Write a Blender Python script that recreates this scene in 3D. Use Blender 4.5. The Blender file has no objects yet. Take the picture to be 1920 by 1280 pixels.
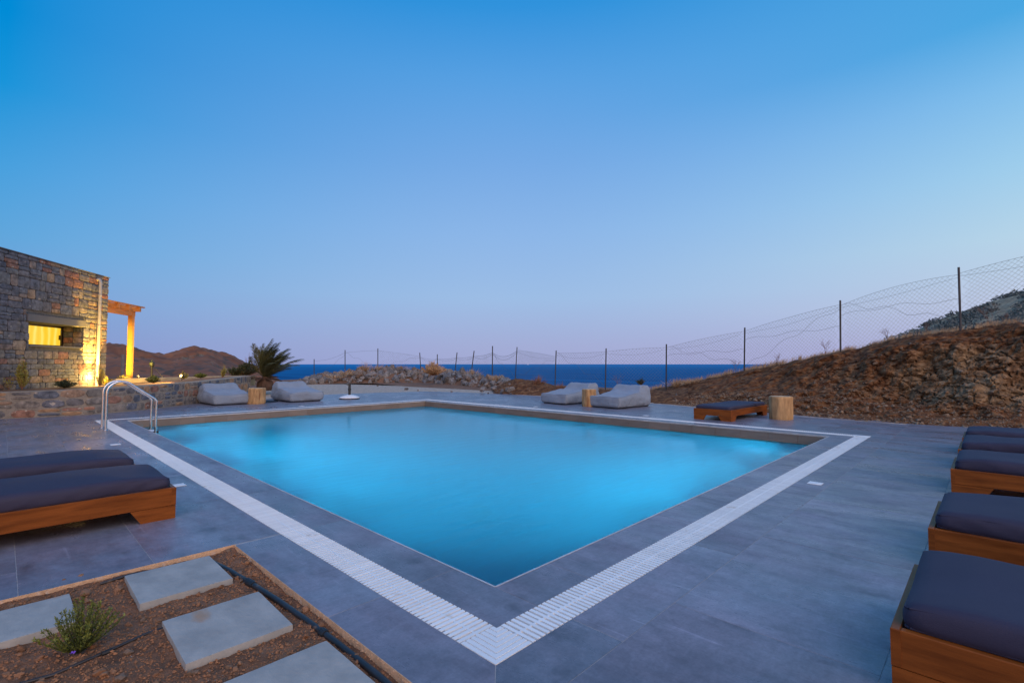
import bpy, math, random
from mathutils import Vector, Matrix, noise
from mathutils import geometry as mgeo
R = math.radians
rnd = random.Random(7)
sc = bpy.context.scene
COL = sc.collection

# ------------------------------------------------------------------ camera
F = 926.0; TH = math.atan(41.5 / F); AZ = R(44.06); H = 1.2
CF, SF = math.cos(AZ), math.sin(AZ)
fw = Vector((CF * math.cos(TH), SF * math.cos(TH), math.sin(TH)))
rt = Vector((SF, -CF, 0)); up = rt.cross(fw)
cam = bpy.data.cameras.new('camera'); camo = bpy.data.objects.new('camera', cam); COL.objects.link(camo)
cam.sensor_width = 36.0; cam.lens = F / 1920 * 36.0; cam.clip_start = 0.05; cam.clip_end = 60000
m = Matrix((rt, up, -fw)).transposed().to_4x4(); m.translation = Vector((0, 0, H)); camo.matrix_world = m
sc.camera = camo

def ray(u, v):
    return fw + rt * ((u - 960) / F) + up * ((640 - v) / F)
def gp(u, v, z=0.0):                      # where a sight line meets the height z
    d = ray(u, v); t = (z - H) / d.z; return Vector((t * d.x, t * d.y, z))
def P(u, v, d):                           # a point on a sight line at depth d
    r = ray(u, v); t = d / (r.x * CF + r.y * SF); return Vector((t * r.x, t * r.y, H + t * r.z))
def DL(d, l, z=0.0):                      # depth and lateral distance to world
    return Vector((d * CF + l * SF, d * SF - l * CF, z))

# ------------------------------------------------------------------ render settings, sky, light
sc.view_settings.view_transform = 'Standard'; sc.view_settings.look = 'None'
sc.view_settings.exposure = 0.0; sc.view_settings.gamma = 1.0
sc.render.engine = 'CYCLES'
sc.cycles.use_denoising = True
sc.cycles.caustics_reflective = False; sc.cycles.caustics_refractive = False
sc.cycles.sample_clamp_indirect = 4.0; sc.cycles.max_bounces = 8; sc.cycles.transparent_max_bounces = 16

def s2l(c):
    return tuple((x / 255 / 12.92 if x / 255 <= .04045 else ((x / 255 + .055) / 1.055) ** 2.4) for x in c) + (1.0,)

world = bpy.data.worlds.new('World'); sc.world = world; world.use_nodes = True
wn = world.node_tree; wn.nodes.clear()
def N(nt, t, **kw):
    n = nt.nodes.new(t)
    for k, v in kw.items():
        if k.startswith('i_'):
            key = k[2:]; key = int(key) if key.isdigit() else key.replace('_', ' ')
            n.inputs[key].default_value = v
        else: setattr(n, k, v)
    return n
def ramp(n, stops):
    cr = n.color_ramp
    while len(cr.elements) > 1: cr.elements.remove(cr.elements[-1])
    cr.elements[0].position = stops[0][0]; cr.elements[0].color = stops[0][1]
    for p, c in stops[1:]:
        e = cr.elements.new(p); e.color = c
geo_ = N(wn, 'ShaderNodeTexCoord')
sep = N(wn, 'ShaderNodeSeparateXYZ'); wn.links.new(geo_.outputs['Generated'], sep.inputs[0])
asn = N(wn, 'ShaderNodeMath', operation='ARCSINE'); wn.links.new(sep.outputs[2], asn.inputs[0])
el = N(wn, 'ShaderNodeMath', operation='DIVIDE'); el.inputs[1].default_value = math.pi / 2; wn.links.new(asn.outputs[0], el.inputs[0])
def wdot(v):
    n = N(wn, 'ShaderNodeVectorMath', operation='DOT_PRODUCT'); n.inputs[1].default_value = v; wn.links.new(geo_.outputs['Generated'], n.inputs[0]); return n.outputs['Value']
az = N(wn, 'ShaderNodeMath', operation='ARCTAN2'); wn.links.new(wdot((SF, -CF, 0)), az.inputs[0]); wn.links.new(wdot((CF, SF, 0)), az.inputs[1])
# twilight after sunset: deep blue above, violet belt over the sea, paler towards the right
def sky_ramp(st):
    n = N(wn, 'ShaderNodeValToRGB'); ramp(n, [(d / 90, s2l(c)) for d, c in st]); wn.links.new(el.outputs[0], n.inputs[0]); return n.outputs[0]
RL = sky_ramp([(0, (130, 150, 206)), (1.4, (128, 152, 207)), (5.2, (120, 162, 214)), (10.3, (96, 166, 220)), (15.7, (72, 160, 222)), (21.9, (25, 148, 218)), (27, (0, 139, 214)), (45, (14, 132, 212)), (90, (124, 170, 238))])
RC = sky_ramp([(0, (162, 168, 210)), (2, (163, 173, 214)), (7.5, (157, 189, 229)), (14.8, (140, 182, 232)), (22.2, (118, 170, 229)), (30.4, (88, 160, 226)), (36.8, (48, 146, 220)), (50, (40, 140, 218)), (90, (124, 170, 238))])
RR = sky_ramp([(0, (180, 176, 214)), (1.4, (183, 182, 219)), (5.2, (192, 202, 227)), (10.3, (182, 212, 232)), (15.7, (158, 205, 236)), (21.9, (125, 188, 235)), (27, (74, 166, 226)), (45, (52, 148, 218)), (90, (124, 170, 238))])
def mrange(x, a, b_):
    n = N(wn, 'ShaderNodeMapRange', interpolation_type='SMOOTHSTEP'); n.inputs[1].default_value = a; n.inputs[2].default_value = b_; wn.links.new(x, n.inputs[0]); return n.outputs[0]
def azf(sgn):
    n = N(wn, 'ShaderNodeMapRange'); n.inputs[1].default_value = 0; n.inputs[2].default_value = sgn * R(46.5); wn.links.new(az.outputs[0], n.inputs[0])
    q_ = N(wn, 'ShaderNodeMath', operation='POWER'); wn.links.new(n.outputs[0], q_.inputs[0]); q_.inputs[1].default_value = 1.7; return q_.outputs[0]
mA = N(wn, 'ShaderNodeMix', data_type='RGBA'); wn.links.new(azf(-1), mA.inputs[0]); wn.links.new(RC, mA.inputs[6]); wn.links.new(RL, mA.inputs[7])
mx = N(wn, 'ShaderNodeMix', data_type='RGBA'); wn.links.new(azf(1), mx.inputs[0]); wn.links.new(mA.outputs[2], mx.inputs[6]); wn.links.new(RR, mx.inputs[7])
# afterglow of the sunset low in the west, behind the camera
wd = Vector((-CF, -SF, 0)) + 0.35 * rt; wd.normalize()
rw = N(wn, 'ShaderNodeValToRGB')
ramp(rw, [(0, (1.6, .82, .46, 1)), (.10, (1.55, 1.02, .78, 1)), (.25, (1.2, 1.12, 1.25, 1)), (.5, (.65, .90, 1.35, 1)), (.95, (.20, .40, .85, 1))])
wn.links.new(el.outputs[0], rw.inputs[0])
mx2 = N(wn, 'ShaderNodeMix', data_type='RGBA'); wn.links.new(mrange(wdot(wd), .0, .9), mx2.inputs[0])
wn.links.new(mx.outputs[2], mx2.inputs[6]); wn.links.new(rw.outputs[0], mx2.inputs[7])
bg = N(wn, 'ShaderNodeBackground'); wn.links.new(mx2.outputs[2], bg.inputs[0]); bg.inputs[1].default_value = 1.0
wo = N(wn, 'ShaderNodeOutputWorld'); wn.links.new(bg.outputs[0], wo.inputs[0])

sl = bpy.data.lights.new('sun', 'SUN'); sl.energy = 1.05; sl.angle = R(55); sl.color = (1.0, .72, .56)
so = bpy.data.objects.new('sun', sl); COL.objects.link(so)
sd = -(wd + Vector((0, 0, .75))); so.rotation_euler = sd.to_track_quat('-Z', 'Y').to_euler()

# ------------------------------------------------------------------ helpers
def tag(o, label=None, cat=None, group=None, kind=None):
    if label: o['label'] = label
    if cat: o['category'] = cat
    if group: o['group'] = group
    if kind: o['kind'] = kind
    return o
def mesh(name, vs, fs, mat=None, smooth=False, mats=None, fm=None):
    me = bpy.data.meshes.new(name); me.from_pydata([tuple(v) for v in vs], [], fs)
    for m_ in (mats or ([mat] if mat else [])): me.materials.append(m_)
    if fm:
        me.polygons.foreach_set('material_index', fm)
    if smooth: me.polygons.foreach_set('use_smooth', [True] * len(me.polygons))
    me.update(); return me
def obj(name, me, parent=None, loc=None, rot=None, scale=None):
    o = bpy.data.objects.new(name, me); COL.objects.link(o)
    if parent: o.parent = parent
    if loc is not None: o.location = loc
    if rot is not None: o.rotation_euler = rot
    if scale is not None: o.scale = scale
    return o
def empty(name, loc=(0, 0, 0), rz=0.0, label=None, cat=None, group=None, kind=None):
    o = bpy.data.objects.new(name, None); COL.objects.link(o); o.location = loc; o.rotation_euler = (0, 0, rz)
    o.empty_display_size = .1
    return tag(o, label, cat, group, kind)

class MB:
    def __init__(s): s.v = []; s.f = []
    def add(s, vs, fs):
        n = len(s.v); s.v += [Vector(x) for x in vs]; s.f += [tuple(i + n for i in f) for f in fs]
    def box(s, x0, x1, y0, y1, z0, z1, M=None, b=0.0):
        if b > 0:
            vs = []
            for z, e in ((z0, b), (z0 + b, 0), (z1 - b, 0), (z1, b)):
                vs += [(x0 + e, y0 + e, z), (x1 - e, y0 + e, z), (x1 - e, y1 - e, z), (x0 + e, y1 - e, z)]
            fs = [(3, 2, 1, 0), (12, 13, 14, 15)]
            for k in range(3):
                for i in range(4):
                    j = (i + 1) % 4; fs.append((k * 4 + i, k * 4 + j, k * 4 + 4 + j, k * 4 + 4 + i))
        else:
            vs = [(x0, y0, z0), (x1, y0, z0), (x1, y1, z0), (x0, y1, z0), (x0, y0, z1), (x1, y0, z1), (x1, y1, z1), (x0, y1, z1)]
            fs = [(3, 2, 1, 0), (4, 5, 6, 7), (0, 1, 5, 4), (1, 2, 6, 5), (2, 3, 7, 6), (3, 0, 4, 7)]
        if M is not None: vs = [M @ Vector(v) for v in vs]
        s.add(vs, fs)
    def prism(s, poly, z0, z1, M=None, bevel=0.0):     # poly anticlockwise seen from +z
        n = len(poly)
        if bevel:
            c = sum((Vector(p) for p in poly), Vector((0, 0))) / n
            inn = [Vector(p) + (c - Vector(p)).normalized() * bevel * 1.4 for p in poly]
            vs = [(p[0], p[1], z0) for p in poly] + [(p[0], p[1], z1 - bevel) for p in poly] + [(p[0], p[1], z1) for p in inn]
            fs = [tuple(range(n - 1, -1, -1)), tuple(range(2 * n, 3 * n))]
            for k in range(2):
                for i in range(n):
                    j = (i + 1) % n; fs.append((k * n + i, k * n + j, k * n + n + j, k * n + n + i))
        else:
            vs = [(p[0], p[1], z0) for p in poly] + [(p[0], p[1], z1) for p in poly]
            fs = [tuple(range(n - 1, -1, -1)), tuple(range(n, 2 * n))]
            for i in range(n):
                j = (i + 1) % n; fs.append((i, j, n + j, n + i))
        if M is not None: vs = [M @ Vector(v) for v in vs]
        s.add(vs, fs)
    def tube(s, pts, r, n=8, cap=True):
        pts = [Vector(p) for p in pts]; rs = r if isinstance(r, (list, tuple)) else [r] * len(pts)
        base = len(s.v); ref = None
        for i, p in enumerate(pts):
            t = (pts[min(i + 1, len(pts) - 1)] - pts[max(i - 1, 0)])
            t = t.normalized() if t.length > 1e-9 else Vector((0, 0, 1))
            if ref is None: ref = t.orthogonal().normalized()
            ref = (ref - t * ref.dot(t)); ref = ref.normalized() if ref.length > 1e-6 else t.orthogonal().normalized()
            b = t.cross(ref)
            for k in range(n):
                a = 2 * math.pi * k / n; s.v.append(p + (ref * math.cos(a) + b * math.sin(a)) * rs[i])
        for i in range(len(pts) - 1):
            for k in range(n):
                j = (k + 1) % n; a = base + i * n
                s.f.append((a + k, a + j, a + n + j, a + n + k))
        if cap:
            s.f.append(tuple(base + k for k in range(n - 1, -1, -1)))
            e = base + (len(pts) - 1) * n; s.f.append(tuple(e + k for k in range(n)))
    def lathe(s, prof, n=24, M=None, wob=None):
        base = len(s.v)
        for r, z in prof:
            for k in range(n):
                a = 2 * math.pi * k / n; rr_ = r * (wob(a, z) if wob else 1)
                v = Vector((rr_ * math.cos(a), rr_ * math.sin(a), z)); s.v.append(M @ v if M is not None else v)
        for i in range(len(prof) - 1):
            for k in range(n):
                j = (k + 1) % n; a = base + i * n; s.f.append((a + k, a + j, a + n + j, a + n + k))
        s.f.append(tuple(base + k for k in range(n - 1, -1, -1)))
        e = base + (len(prof) - 1) * n; s.f.append(tuple(e + k for k in range(n)))
    def mesh(s, name, mat, smooth=False): return mesh(name, s.v, s.f, mat, smooth)
    def build(s, name, mat, parent=None, smooth=False, **kw): return obj(name, s.mesh(name, mat, smooth), parent, **kw)

def auto_smooth(o, ang=35):
    me = o.data; me.polygons.foreach_set('use_smooth', [True] * len(me.polygons))
    try: me.set_sharp_from_angle(angle=R(ang))
    except Exception: pass
    return o
def fbm(p, o=4, s=1.0): return noise.fractal(Vector(p) * s, 1.0, 2.0, o)

# ------------------------------------------------------------------ materials
MATS = {}
def mat(name, base=(.5, .5, .5), rough=.6, metal=0.0, spec=.5, scale=5.0, var=.25, c2=None, c3=None, detail=6, bump=0.0, bscale=None,
        rnd_amt=0.0, rnd_cols=None, stretch=None, coord='Object', sheen=0.0, rvar=0.0, speck=None):
    if name in MATS: return MATS[name]
    m_ = bpy.data.materials.new(name); MATS[name] = m_; m_.use_nodes = True; nt = m_.node_tree; L = nt.links
    b = nt.nodes['Principled BSDF']; b.inputs['Roughness'].default_value = rough; b.inputs['Metallic'].default_value = metal
    b.inputs['Specular IOR Level'].default_value = spec
    if sheen: b.inputs['Sheen Weight'].default_value = sheen; b.inputs['Sheen Roughness'].default_value = .4
    tc = N(nt, 'ShaderNodeTexCoord'); 
    if coord == 'World':
        g = N(nt, 'ShaderNodeNewGeometry'); src = g.outputs['Position']
    else: src = tc.outputs[coord]
    mp = N(nt, 'ShaderNodeMapping'); L.new(src, mp.inputs[0])
    if stretch: mp.inputs['Scale'].default_value = stretch
    oi = N(nt, 'ShaderNodeObjectInfo')
    if coord == 'Object':
        av = N(nt, 'ShaderNodeVectorMath', operation='ADD'); sm = N(nt, 'ShaderNodeMath', operation='MULTIPLY'); sm.inputs[1].default_value = 40
        L.new(oi.outputs['Random'], sm.inputs[0]); L.new(mp.outputs[0], av.inputs[0]); L.new(sm.outputs[0], av.inputs[1]); vec = av.outputs[0]
    else: vec = mp.outputs[0]
    nz = N(nt, 'ShaderNodeTexNoise'); nz.inputs['Scale'].default_value = scale; nz.inputs['Detail'].default_value = detail; nz.inputs['Roughness'].default_value = .6
    L.new(vec, nz.inputs['Vector'])
    cr = N(nt, 'ShaderNodeValToRGB')
    a = tuple(x * (1 - var) for x in base) + (1,); c = tuple(x * (1 + var) for x in (c2 or base)) + (1,)
    st = [(.3, a), (.7, c)]
    if c3: st = [(.28, a), (.5, tuple(base) + (1,)), (.62, tuple(c2 or base) + (1,)), (.75, tuple(c3) + (1,))]
    ramp(cr, st); L.new(nz.outputs[0], cr.inputs[0]); out = cr.outputs[0]
    if rnd_cols:
        r2 = N(nt, 'ShaderNodeValToRGB'); r2.color_ramp.interpolation = 'CONSTANT'
        ramp(r2, [(i / len(rnd_cols), tuple(q) + (1,)) for i, q in enumerate(rnd_cols)]); L.new(oi.outputs['Random'], r2.inputs[0])
        mm = N(nt, 'ShaderNodeMix', data_type='RGBA', blend_type='MULTIPLY'); mm.inputs[0].default_value = 1
        L.new(out, mm.inputs[6]); L.new(r2.outputs[0], mm.inputs[7]); out = mm.outputs[2]
    if rnd_amt:
        hs = N(nt, 'ShaderNodeHueSaturation'); mrr = N(nt, 'ShaderNodeMapRange'); mrr.inputs[3].default_value = 1 - rnd_amt; mrr.inputs[4].default_value = 1 + rnd_amt
        wnz = N(nt, 'ShaderNodeTexWhiteNoise', noise_dimensions='1D'); L.new(oi.outputs['Random'], wnz.inputs['W'])
        L.new(wnz.outputs['Value'], mrr.inputs[0]); L.new(mrr.outputs[0], hs.inputs['Value']); L.new(out, hs.inputs['Color']); out = hs.outputs[0]
    if speck:
        n3 = N(nt, 'ShaderNodeTexNoise'); n3.inputs['Scale'].default_value = speck[0]; n3.inputs['Detail'].default_value = 4; L.new(vec, n3.inputs['Vector'])
        m3 = N(nt, 'ShaderNodeMapRange'); m3.inputs[1].default_value = speck[1]; m3.inputs[2].default_value = speck[1] + (speck[3] if len(speck) > 3 else .08); L.new(n3.outputs[0], m3.inputs[0])
        m4 = N(nt, 'ShaderNodeMix', data_type='RGBA'); L.new(m3.outputs[0], m4.inputs[0]); L.new(out, m4.inputs[6]); m4.inputs[7].default_value = tuple(speck[2]) + (1,); out = m4.outputs[2]
    L.new(out, b.inputs['Base Color'])
    if rvar:
        mrg = N(nt, 'ShaderNodeMapRange'); mrg.inputs[1].default_value = .3; mrg.inputs[2].default_value = .7
        mrg.inputs[3].default_value = rough - rvar; mrg.inputs[4].default_value = rough + rvar; L.new(nz.outputs[0], mrg.inputs[0]); L.new(mrg.outputs[0], b.inputs['Roughness'])
    if bump:
        n2 = N(nt, 'ShaderNodeTexNoise'); n2.inputs['Scale'].default_value = bscale or scale * 4; n2.inputs['Detail'].default_value = 8; n2.inputs['Roughness'].default_value = .65
        L.new(vec, n2.inputs['Vector']); bp = N(nt, 'ShaderNodeBump'); bp.inputs['Strength'].default_value = bump; bp.inputs['Distance'].default_value = .02
        L.new(n2.outputs[0], bp.inputs['Height']); L.new(bp.outputs[0], b.inputs['Normal'])
    return m_

M_tile = None
M_grout = mat('grout', (.32, .30, .30), rough=.8, scale=20)
M_white = mat('grate_plastic', (.80, .79, .78), rough=.45, scale=3, var=.04, rnd_amt=.05, coord='World', speck=(6, .64, (.62, .54, .46)))
M_edge = mat('coping_edge', (.45, .46, .48), rough=.4)
M_band = mat('waterline_tile', (.20, .165, .14), rough=.45, scale=2.5, var=.15, rnd_amt=.10, coord='World', stretch=(1, 1, 6))
M_basin = mat('pool_plaster', (.42, .70, .85), rough=.6, scale=.6, var=.10, coord='World')
M_wood = mat('teak_wood', (.18, .049, .009), rough=.45, scale=3.0, var=.25, spec=.18, c2=(.23, .065, .011), stretch=(1, 1, 9), detail=8, bump=.1, bscale=10, rnd_amt=.08, rvar=.1)
M_cush = mat('charcoal_fabric', (.036, .033, .062), spec=.3, rough=.7, scale=2.2, var=.10, bump=.25, bscale=260, sheen=.0, coord='Object')
M_pouf = mat('grey_outdoor_fabric', (.23, .275, .34), spec=.2, rough=.85, scale=1.6, var=.12, bump=1.0, bscale=11, sheen=.1)
M_black = mat('black_rubber', (.012, .012, .014), rough=.55)
M_pipe = mat('black_pipe', (.022, .021, .024), rough=.42, scale=8, var=.3, speck=(18, .62, (.16, .10, .06)), bump=.1)
M_steel = mat('brushed_steel', (.62, .62, .63), rough=.22, metal=1.0, scale=20, var=.05)
M_post = mat('fence_post_metal', (.035, .034, .038), rough=.6, scale=8, var=.3, rnd_amt=.2)
M_wire = mat('galvanised_wire', (.12, .12, .125), rough=.55)
M_soil = mat('garden_soil', (.17, .078, .038), rough=.95, scale=14, var=.35, c2=(.22, .105, .055), bump=1.0, bscale=60, coord='World', speck=(55, .67, (.42, .34, .28)))
M_clod = mat('soil_stone', (.27, .135, .07), rough=.9, scale=18, var=.3, bump=.5, bscale=60, rnd_cols=[(1, 1, 1), (.8, .75, .7), (1.1, 1.0, .9), (.75, .95, 1.2), (1.0, .85, .7), (1.2, 1.2, 1.2)])
M_slab = mat('sandstone_slab', (.30, .295, .28), rough=.75, scale=5, var=.10, c2=(.36, .345, .32), stretch=(1.6, 1, 1), bump=.3, bscale=18, speck=(2.6, .66, (.36, .24, .16)))
M_mortar_edge = mat('raw_screed_edge', (.60, .38, .23), rough=.9, scale=25, var=.2, bump=.4, coord='World', speck=(30, .6, (.62, .45, .34)))
M_stump = mat('raw_trunk_wood', (.36, .20, .08), rough=.7, scale=5, var=.35, c2=(.46, .28, .125), stretch=(3, 3, .5), bump=.9, bscale=7, speck=(2.3, .62, (.26, .12, .045)))
M_umb = mat('white_painted_concrete', (.72, .72, .74), rough=.5, scale=4, var=.06)
M_gravel = mat('pale_gravel', (.33, .25, .19), rough=.95, scale=7, var=.3, c2=(.44, .35, .28), bump=.6, bscale=25, coord='World', speck=(22, .62, (.66, .62, .58)))
M_dirt = mat('dry_earth', (.15, .068, .033), rough=.95, scale=2.0, var=.25, c2=(.20, .10, .055), bump=.7, bscale=16, coord='World', speck=(9, .68, (.38, .30, .25)))
M_rock = mat('limestone_rock', (.105, .098, .098), rough=.85, scale=5, var=.5, c2=(.18, .17, .165), bump=.6, bscale=12,
             rnd_cols=[(1, 1, 1), (1.1, 1.0, .95), (1.15, .85, .68), (.8, .85, .95), (1.2, 1.15, 1.1), (.95, .8, .72), (.72, .75, .8), (1.35, 1.3, 1.28), (.9, .66, .5), (.7, .7, .72)])
HC = [(1, 1, 1), (.85, .9, 1.0), (1.1, 1.05, 1.02), (.75, .8, .9), (1.3, 1.15, .95), (.95, .95, 1.0), (1.6, .80, .56), (.8, .85, .92), (1.9, 1.45, 1.0), (1.05, 1.1, 1.15),
      (1.25, .95, .78), (.7, .74, .85), (1.9, 1.35, .85), (.9, .92, 1.0), (1.35, 1.2, 1.0), (1.1, 1.08, 1.0), (.85, .85, .9), (1.5, 1.2, .95), (.95, 1.0, 1.08), (1.6, .85, .55)]
M_hst = mat('wall_stone', (.12, .12, .13), rough=.85, scale=9, var=.45, c2=(.165, .16, .165), bump=.9, bscale=22, rnd_cols=HC, speck=(13, .66, (.42, .37, .32)))
LC = [(1, 1, 1), (.8, .88, 1.1), (1.5, 1.05, .75), (.6, .72, .95), (1.6, .85, .6), (1.1, 1.0, .9), (.55, .65, .85), (1.9, 1.2, .7), (1.2, 1.1, 1.0), (.8, .8, .85), (1.45, .8, .6), (1.0, .92, .82)]
M_lst = mat('rubble_stone', (.13, .128, .13), rough=.85, scale=8, var=.45, c2=(.19, .18, .17), bump=.9, bscale=18, rnd_cols=LC, speck=(12, .64, (.46, .40, .34)))
M_mortar = mat('wall_mortar', (.12, .115, .11), rough=.95, scale=14, var=.3, bump=.8, bscale=50, coord='World')
M_lmortar = mat('pale_mortar', (.26, .225, .185), rough=.95, scale=9, var=.25, bump=.9, bscale=35, coord='World', speck=(18, .66, (.18, .16, .14)))
M_conc = mat('smooth_concrete', (.13, .13, .14), rough=.7, scale=3, var=.08)
M_frame = mat('dark_window_frame', (.045, .03, .022), rough=.45)
M_plaster = mat('ochre_plaster', (.5, .38, .22), rough=.8)
M_pvc = mat('drain_pipe_grey', (.38, .37, .36), rough=.5, scale=3, var=.08)
M_perg = mat('pergola_timber', (.50, .20, .045), rough=.6, scale=3, var=.15, stretch=(1, 1, 6), bump=.1)
M_hillL = mat('dry_hill_soil', (.15, .052, .022), rough=.95, scale=.5, var=.35, c2=(.20, .08, .036), detail=14, bump=1.0, bscale=2.0, coord='World', speck=(1.3, .56, (.07, .045, .03)))
M_scrubsoil = mat('straw_slope', (.22, .17, .10), rough=.95, scale=.8, var=.3, c2=(.30, .24, .15), bump=.6, bscale=4, coord='World')
M_scrub = mat('scrub_leaf', (.085, .088, .070), rough=.8, scale=1.2, var=.4, c2=(.15, .15, .12), coord='World')
M_straw = mat('dry_straw', (.42, .25, .13), rough=.9, scale=3, var=.3, c2=(.55, .36, .20), coord='World')
M_twig = mat('dry_twig', (.22, .11, .07), rough=.9, scale=3, var=.2)
M_palm = mat('palm_leaf', (.055, .075, .028), rough=.6, scale=3, var=.35, c2=(.11, .11, .045), coord='World')
M_palmdry = mat('palm_thatch', (.10, .055, .035), rough=.9, scale=6, var=.4)
M_green = mat('green_leaf', (.085, .125, .018), rough=.6, scale=8, var=.35, c2=(.19, .20, .03), coord='World')
M_yel = mat('yellow_green_leaf', (.22, .22, .04), rough=.6, scale=8, var=.3, c2=(.34, .28, .05), coord='World')
M_dgreen = mat('dark_green_leaf', (.035, .05, .02), rough=.7, scale=5, var=.3, coord='World')
M_flower = mat('violet_petal', (.22, .10, .62), rough=.6)
M_lampm = mat('lamp_metal', (.02, .02, .02), rough=.5)
M_pole = mat('grey_pole', (.22, .21, .20), rough=.6)

def emis(name, col, st):
    m_ = bpy.data.materials.new(name); m_.use_nodes = True; nt = m_.node_tree; nt.nodes.clear()
    e = N(nt, 'ShaderNodeEmission'); e.inputs[0].default_value = tuple(col) + (1,); e.inputs[1].default_value = st
    o = N(nt, 'ShaderNodeOutputMaterial'); nt.links.new(e.outputs[0], o.inputs[0]); return m_
M_bulb = emis('lamp_glow', (1.0, .62, .2), 9)

# lit window pane: warm room and curtain folds behind the glass
def window_mat():
    m_ = bpy.data.materials.new('lit_pane'); m_.use_nodes = True; nt = m_.node_tree; nt.nodes.clear(); L = nt.links
    tc = N(nt, 'ShaderNodeTexCoord'); w = N(nt, 'ShaderNodeTexWave'); w.inputs['Scale'].default_value = 2.2; w.inputs['Distortion'].default_value = 1.5
    L.new(tc.outputs['Object'], w.inputs[0]); cr = N(nt, 'ShaderNodeValToRGB'); ramp(cr, [(0, (1.0, .56, .03, 1)), (.6, (1.0, .62, .05, 1)), (1, (1.0, .74, .14, 1))])
    L.new(w.outputs[0], cr.inputs[0]); e = N(nt, 'ShaderNodeEmission'); e.inputs[1].default_value = 1.15; L.new(cr.outputs[0], e.inputs[0])
    g = N(nt, 'ShaderNodeBsdfGlossy'); g.inputs['Roughness'].default_value = .05; ms = N(nt, 'ShaderNodeMixShader'); ms.inputs[0].default_value = .05
    L.new(e.outputs[0], ms.inputs[1]); L.new(g.outputs[0], ms.inputs[2]); o = N(nt, 'ShaderNodeOutputMaterial'); L.new(ms.outputs[0], o.inputs[0]); return m_
M_pane = window_mat()

def water_mat():
    m_ = bpy.data.materials.new('pool_water'); m_.use_nodes = True; nt = m_.node_tree; nt.nodes.clear(); L = nt.links
    g = N(nt, 'ShaderNodeNewGeometry'); mp = N(nt, 'ShaderNodeMapping'); mp.inputs['Rotation'].default_value = (0, 0, R(20)); mp.inputs['Scale'].default_value = (1, 3.2, 1)
    L.new(g.outputs['Position'], mp.inputs[0]); nz = N(nt, 'ShaderNodeTexNoise'); nz.inputs['Scale'].default_value = 2.6; nz.inputs['Detail'].default_value = 5; L.new(mp.outputs[0], nz.inputs['Vector'])
    bp = N(nt, 'ShaderNodeBump'); bp.inputs['Strength'].default_value = .10; bp.inputs['Distance'].default_value = .05; L.new(nz.outputs[0], bp.inputs['Height'])
    rf = N(nt, 'ShaderNodeBsdfRefraction'); rf.inputs['Color'].default_value = (.14, .74, 1.0, 1); rf.inputs['Roughness'].default_value = .32; rf.inputs['IOR'].default_value = 1.33
    gl = N(nt, 'ShaderNodeBsdfGlossy'); gl.inputs['Roughness'].default_value = .15; gl.inputs['Color'].default_value = (.66, .93, 1.0, 1)
    fr = N(nt, 'ShaderNodeFresnel'); fr.inputs['IOR'].default_value = 1.29
    for n_ in (rf, gl, fr): L.new(bp.outputs[0], n_.inputs['Normal'])
    ms = N(nt, 'ShaderNodeMixShader'); L.new(fr.outputs[0], ms.inputs[0]); L.new(rf.outputs[0], ms.inputs[1]); L.new(gl.outputs[0], ms.inputs[2])
    o = N(nt, 'ShaderNodeOutputMaterial'); L.new(ms.outputs[0], o.inputs[0]); return m_
M_water = water_mat()
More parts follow.
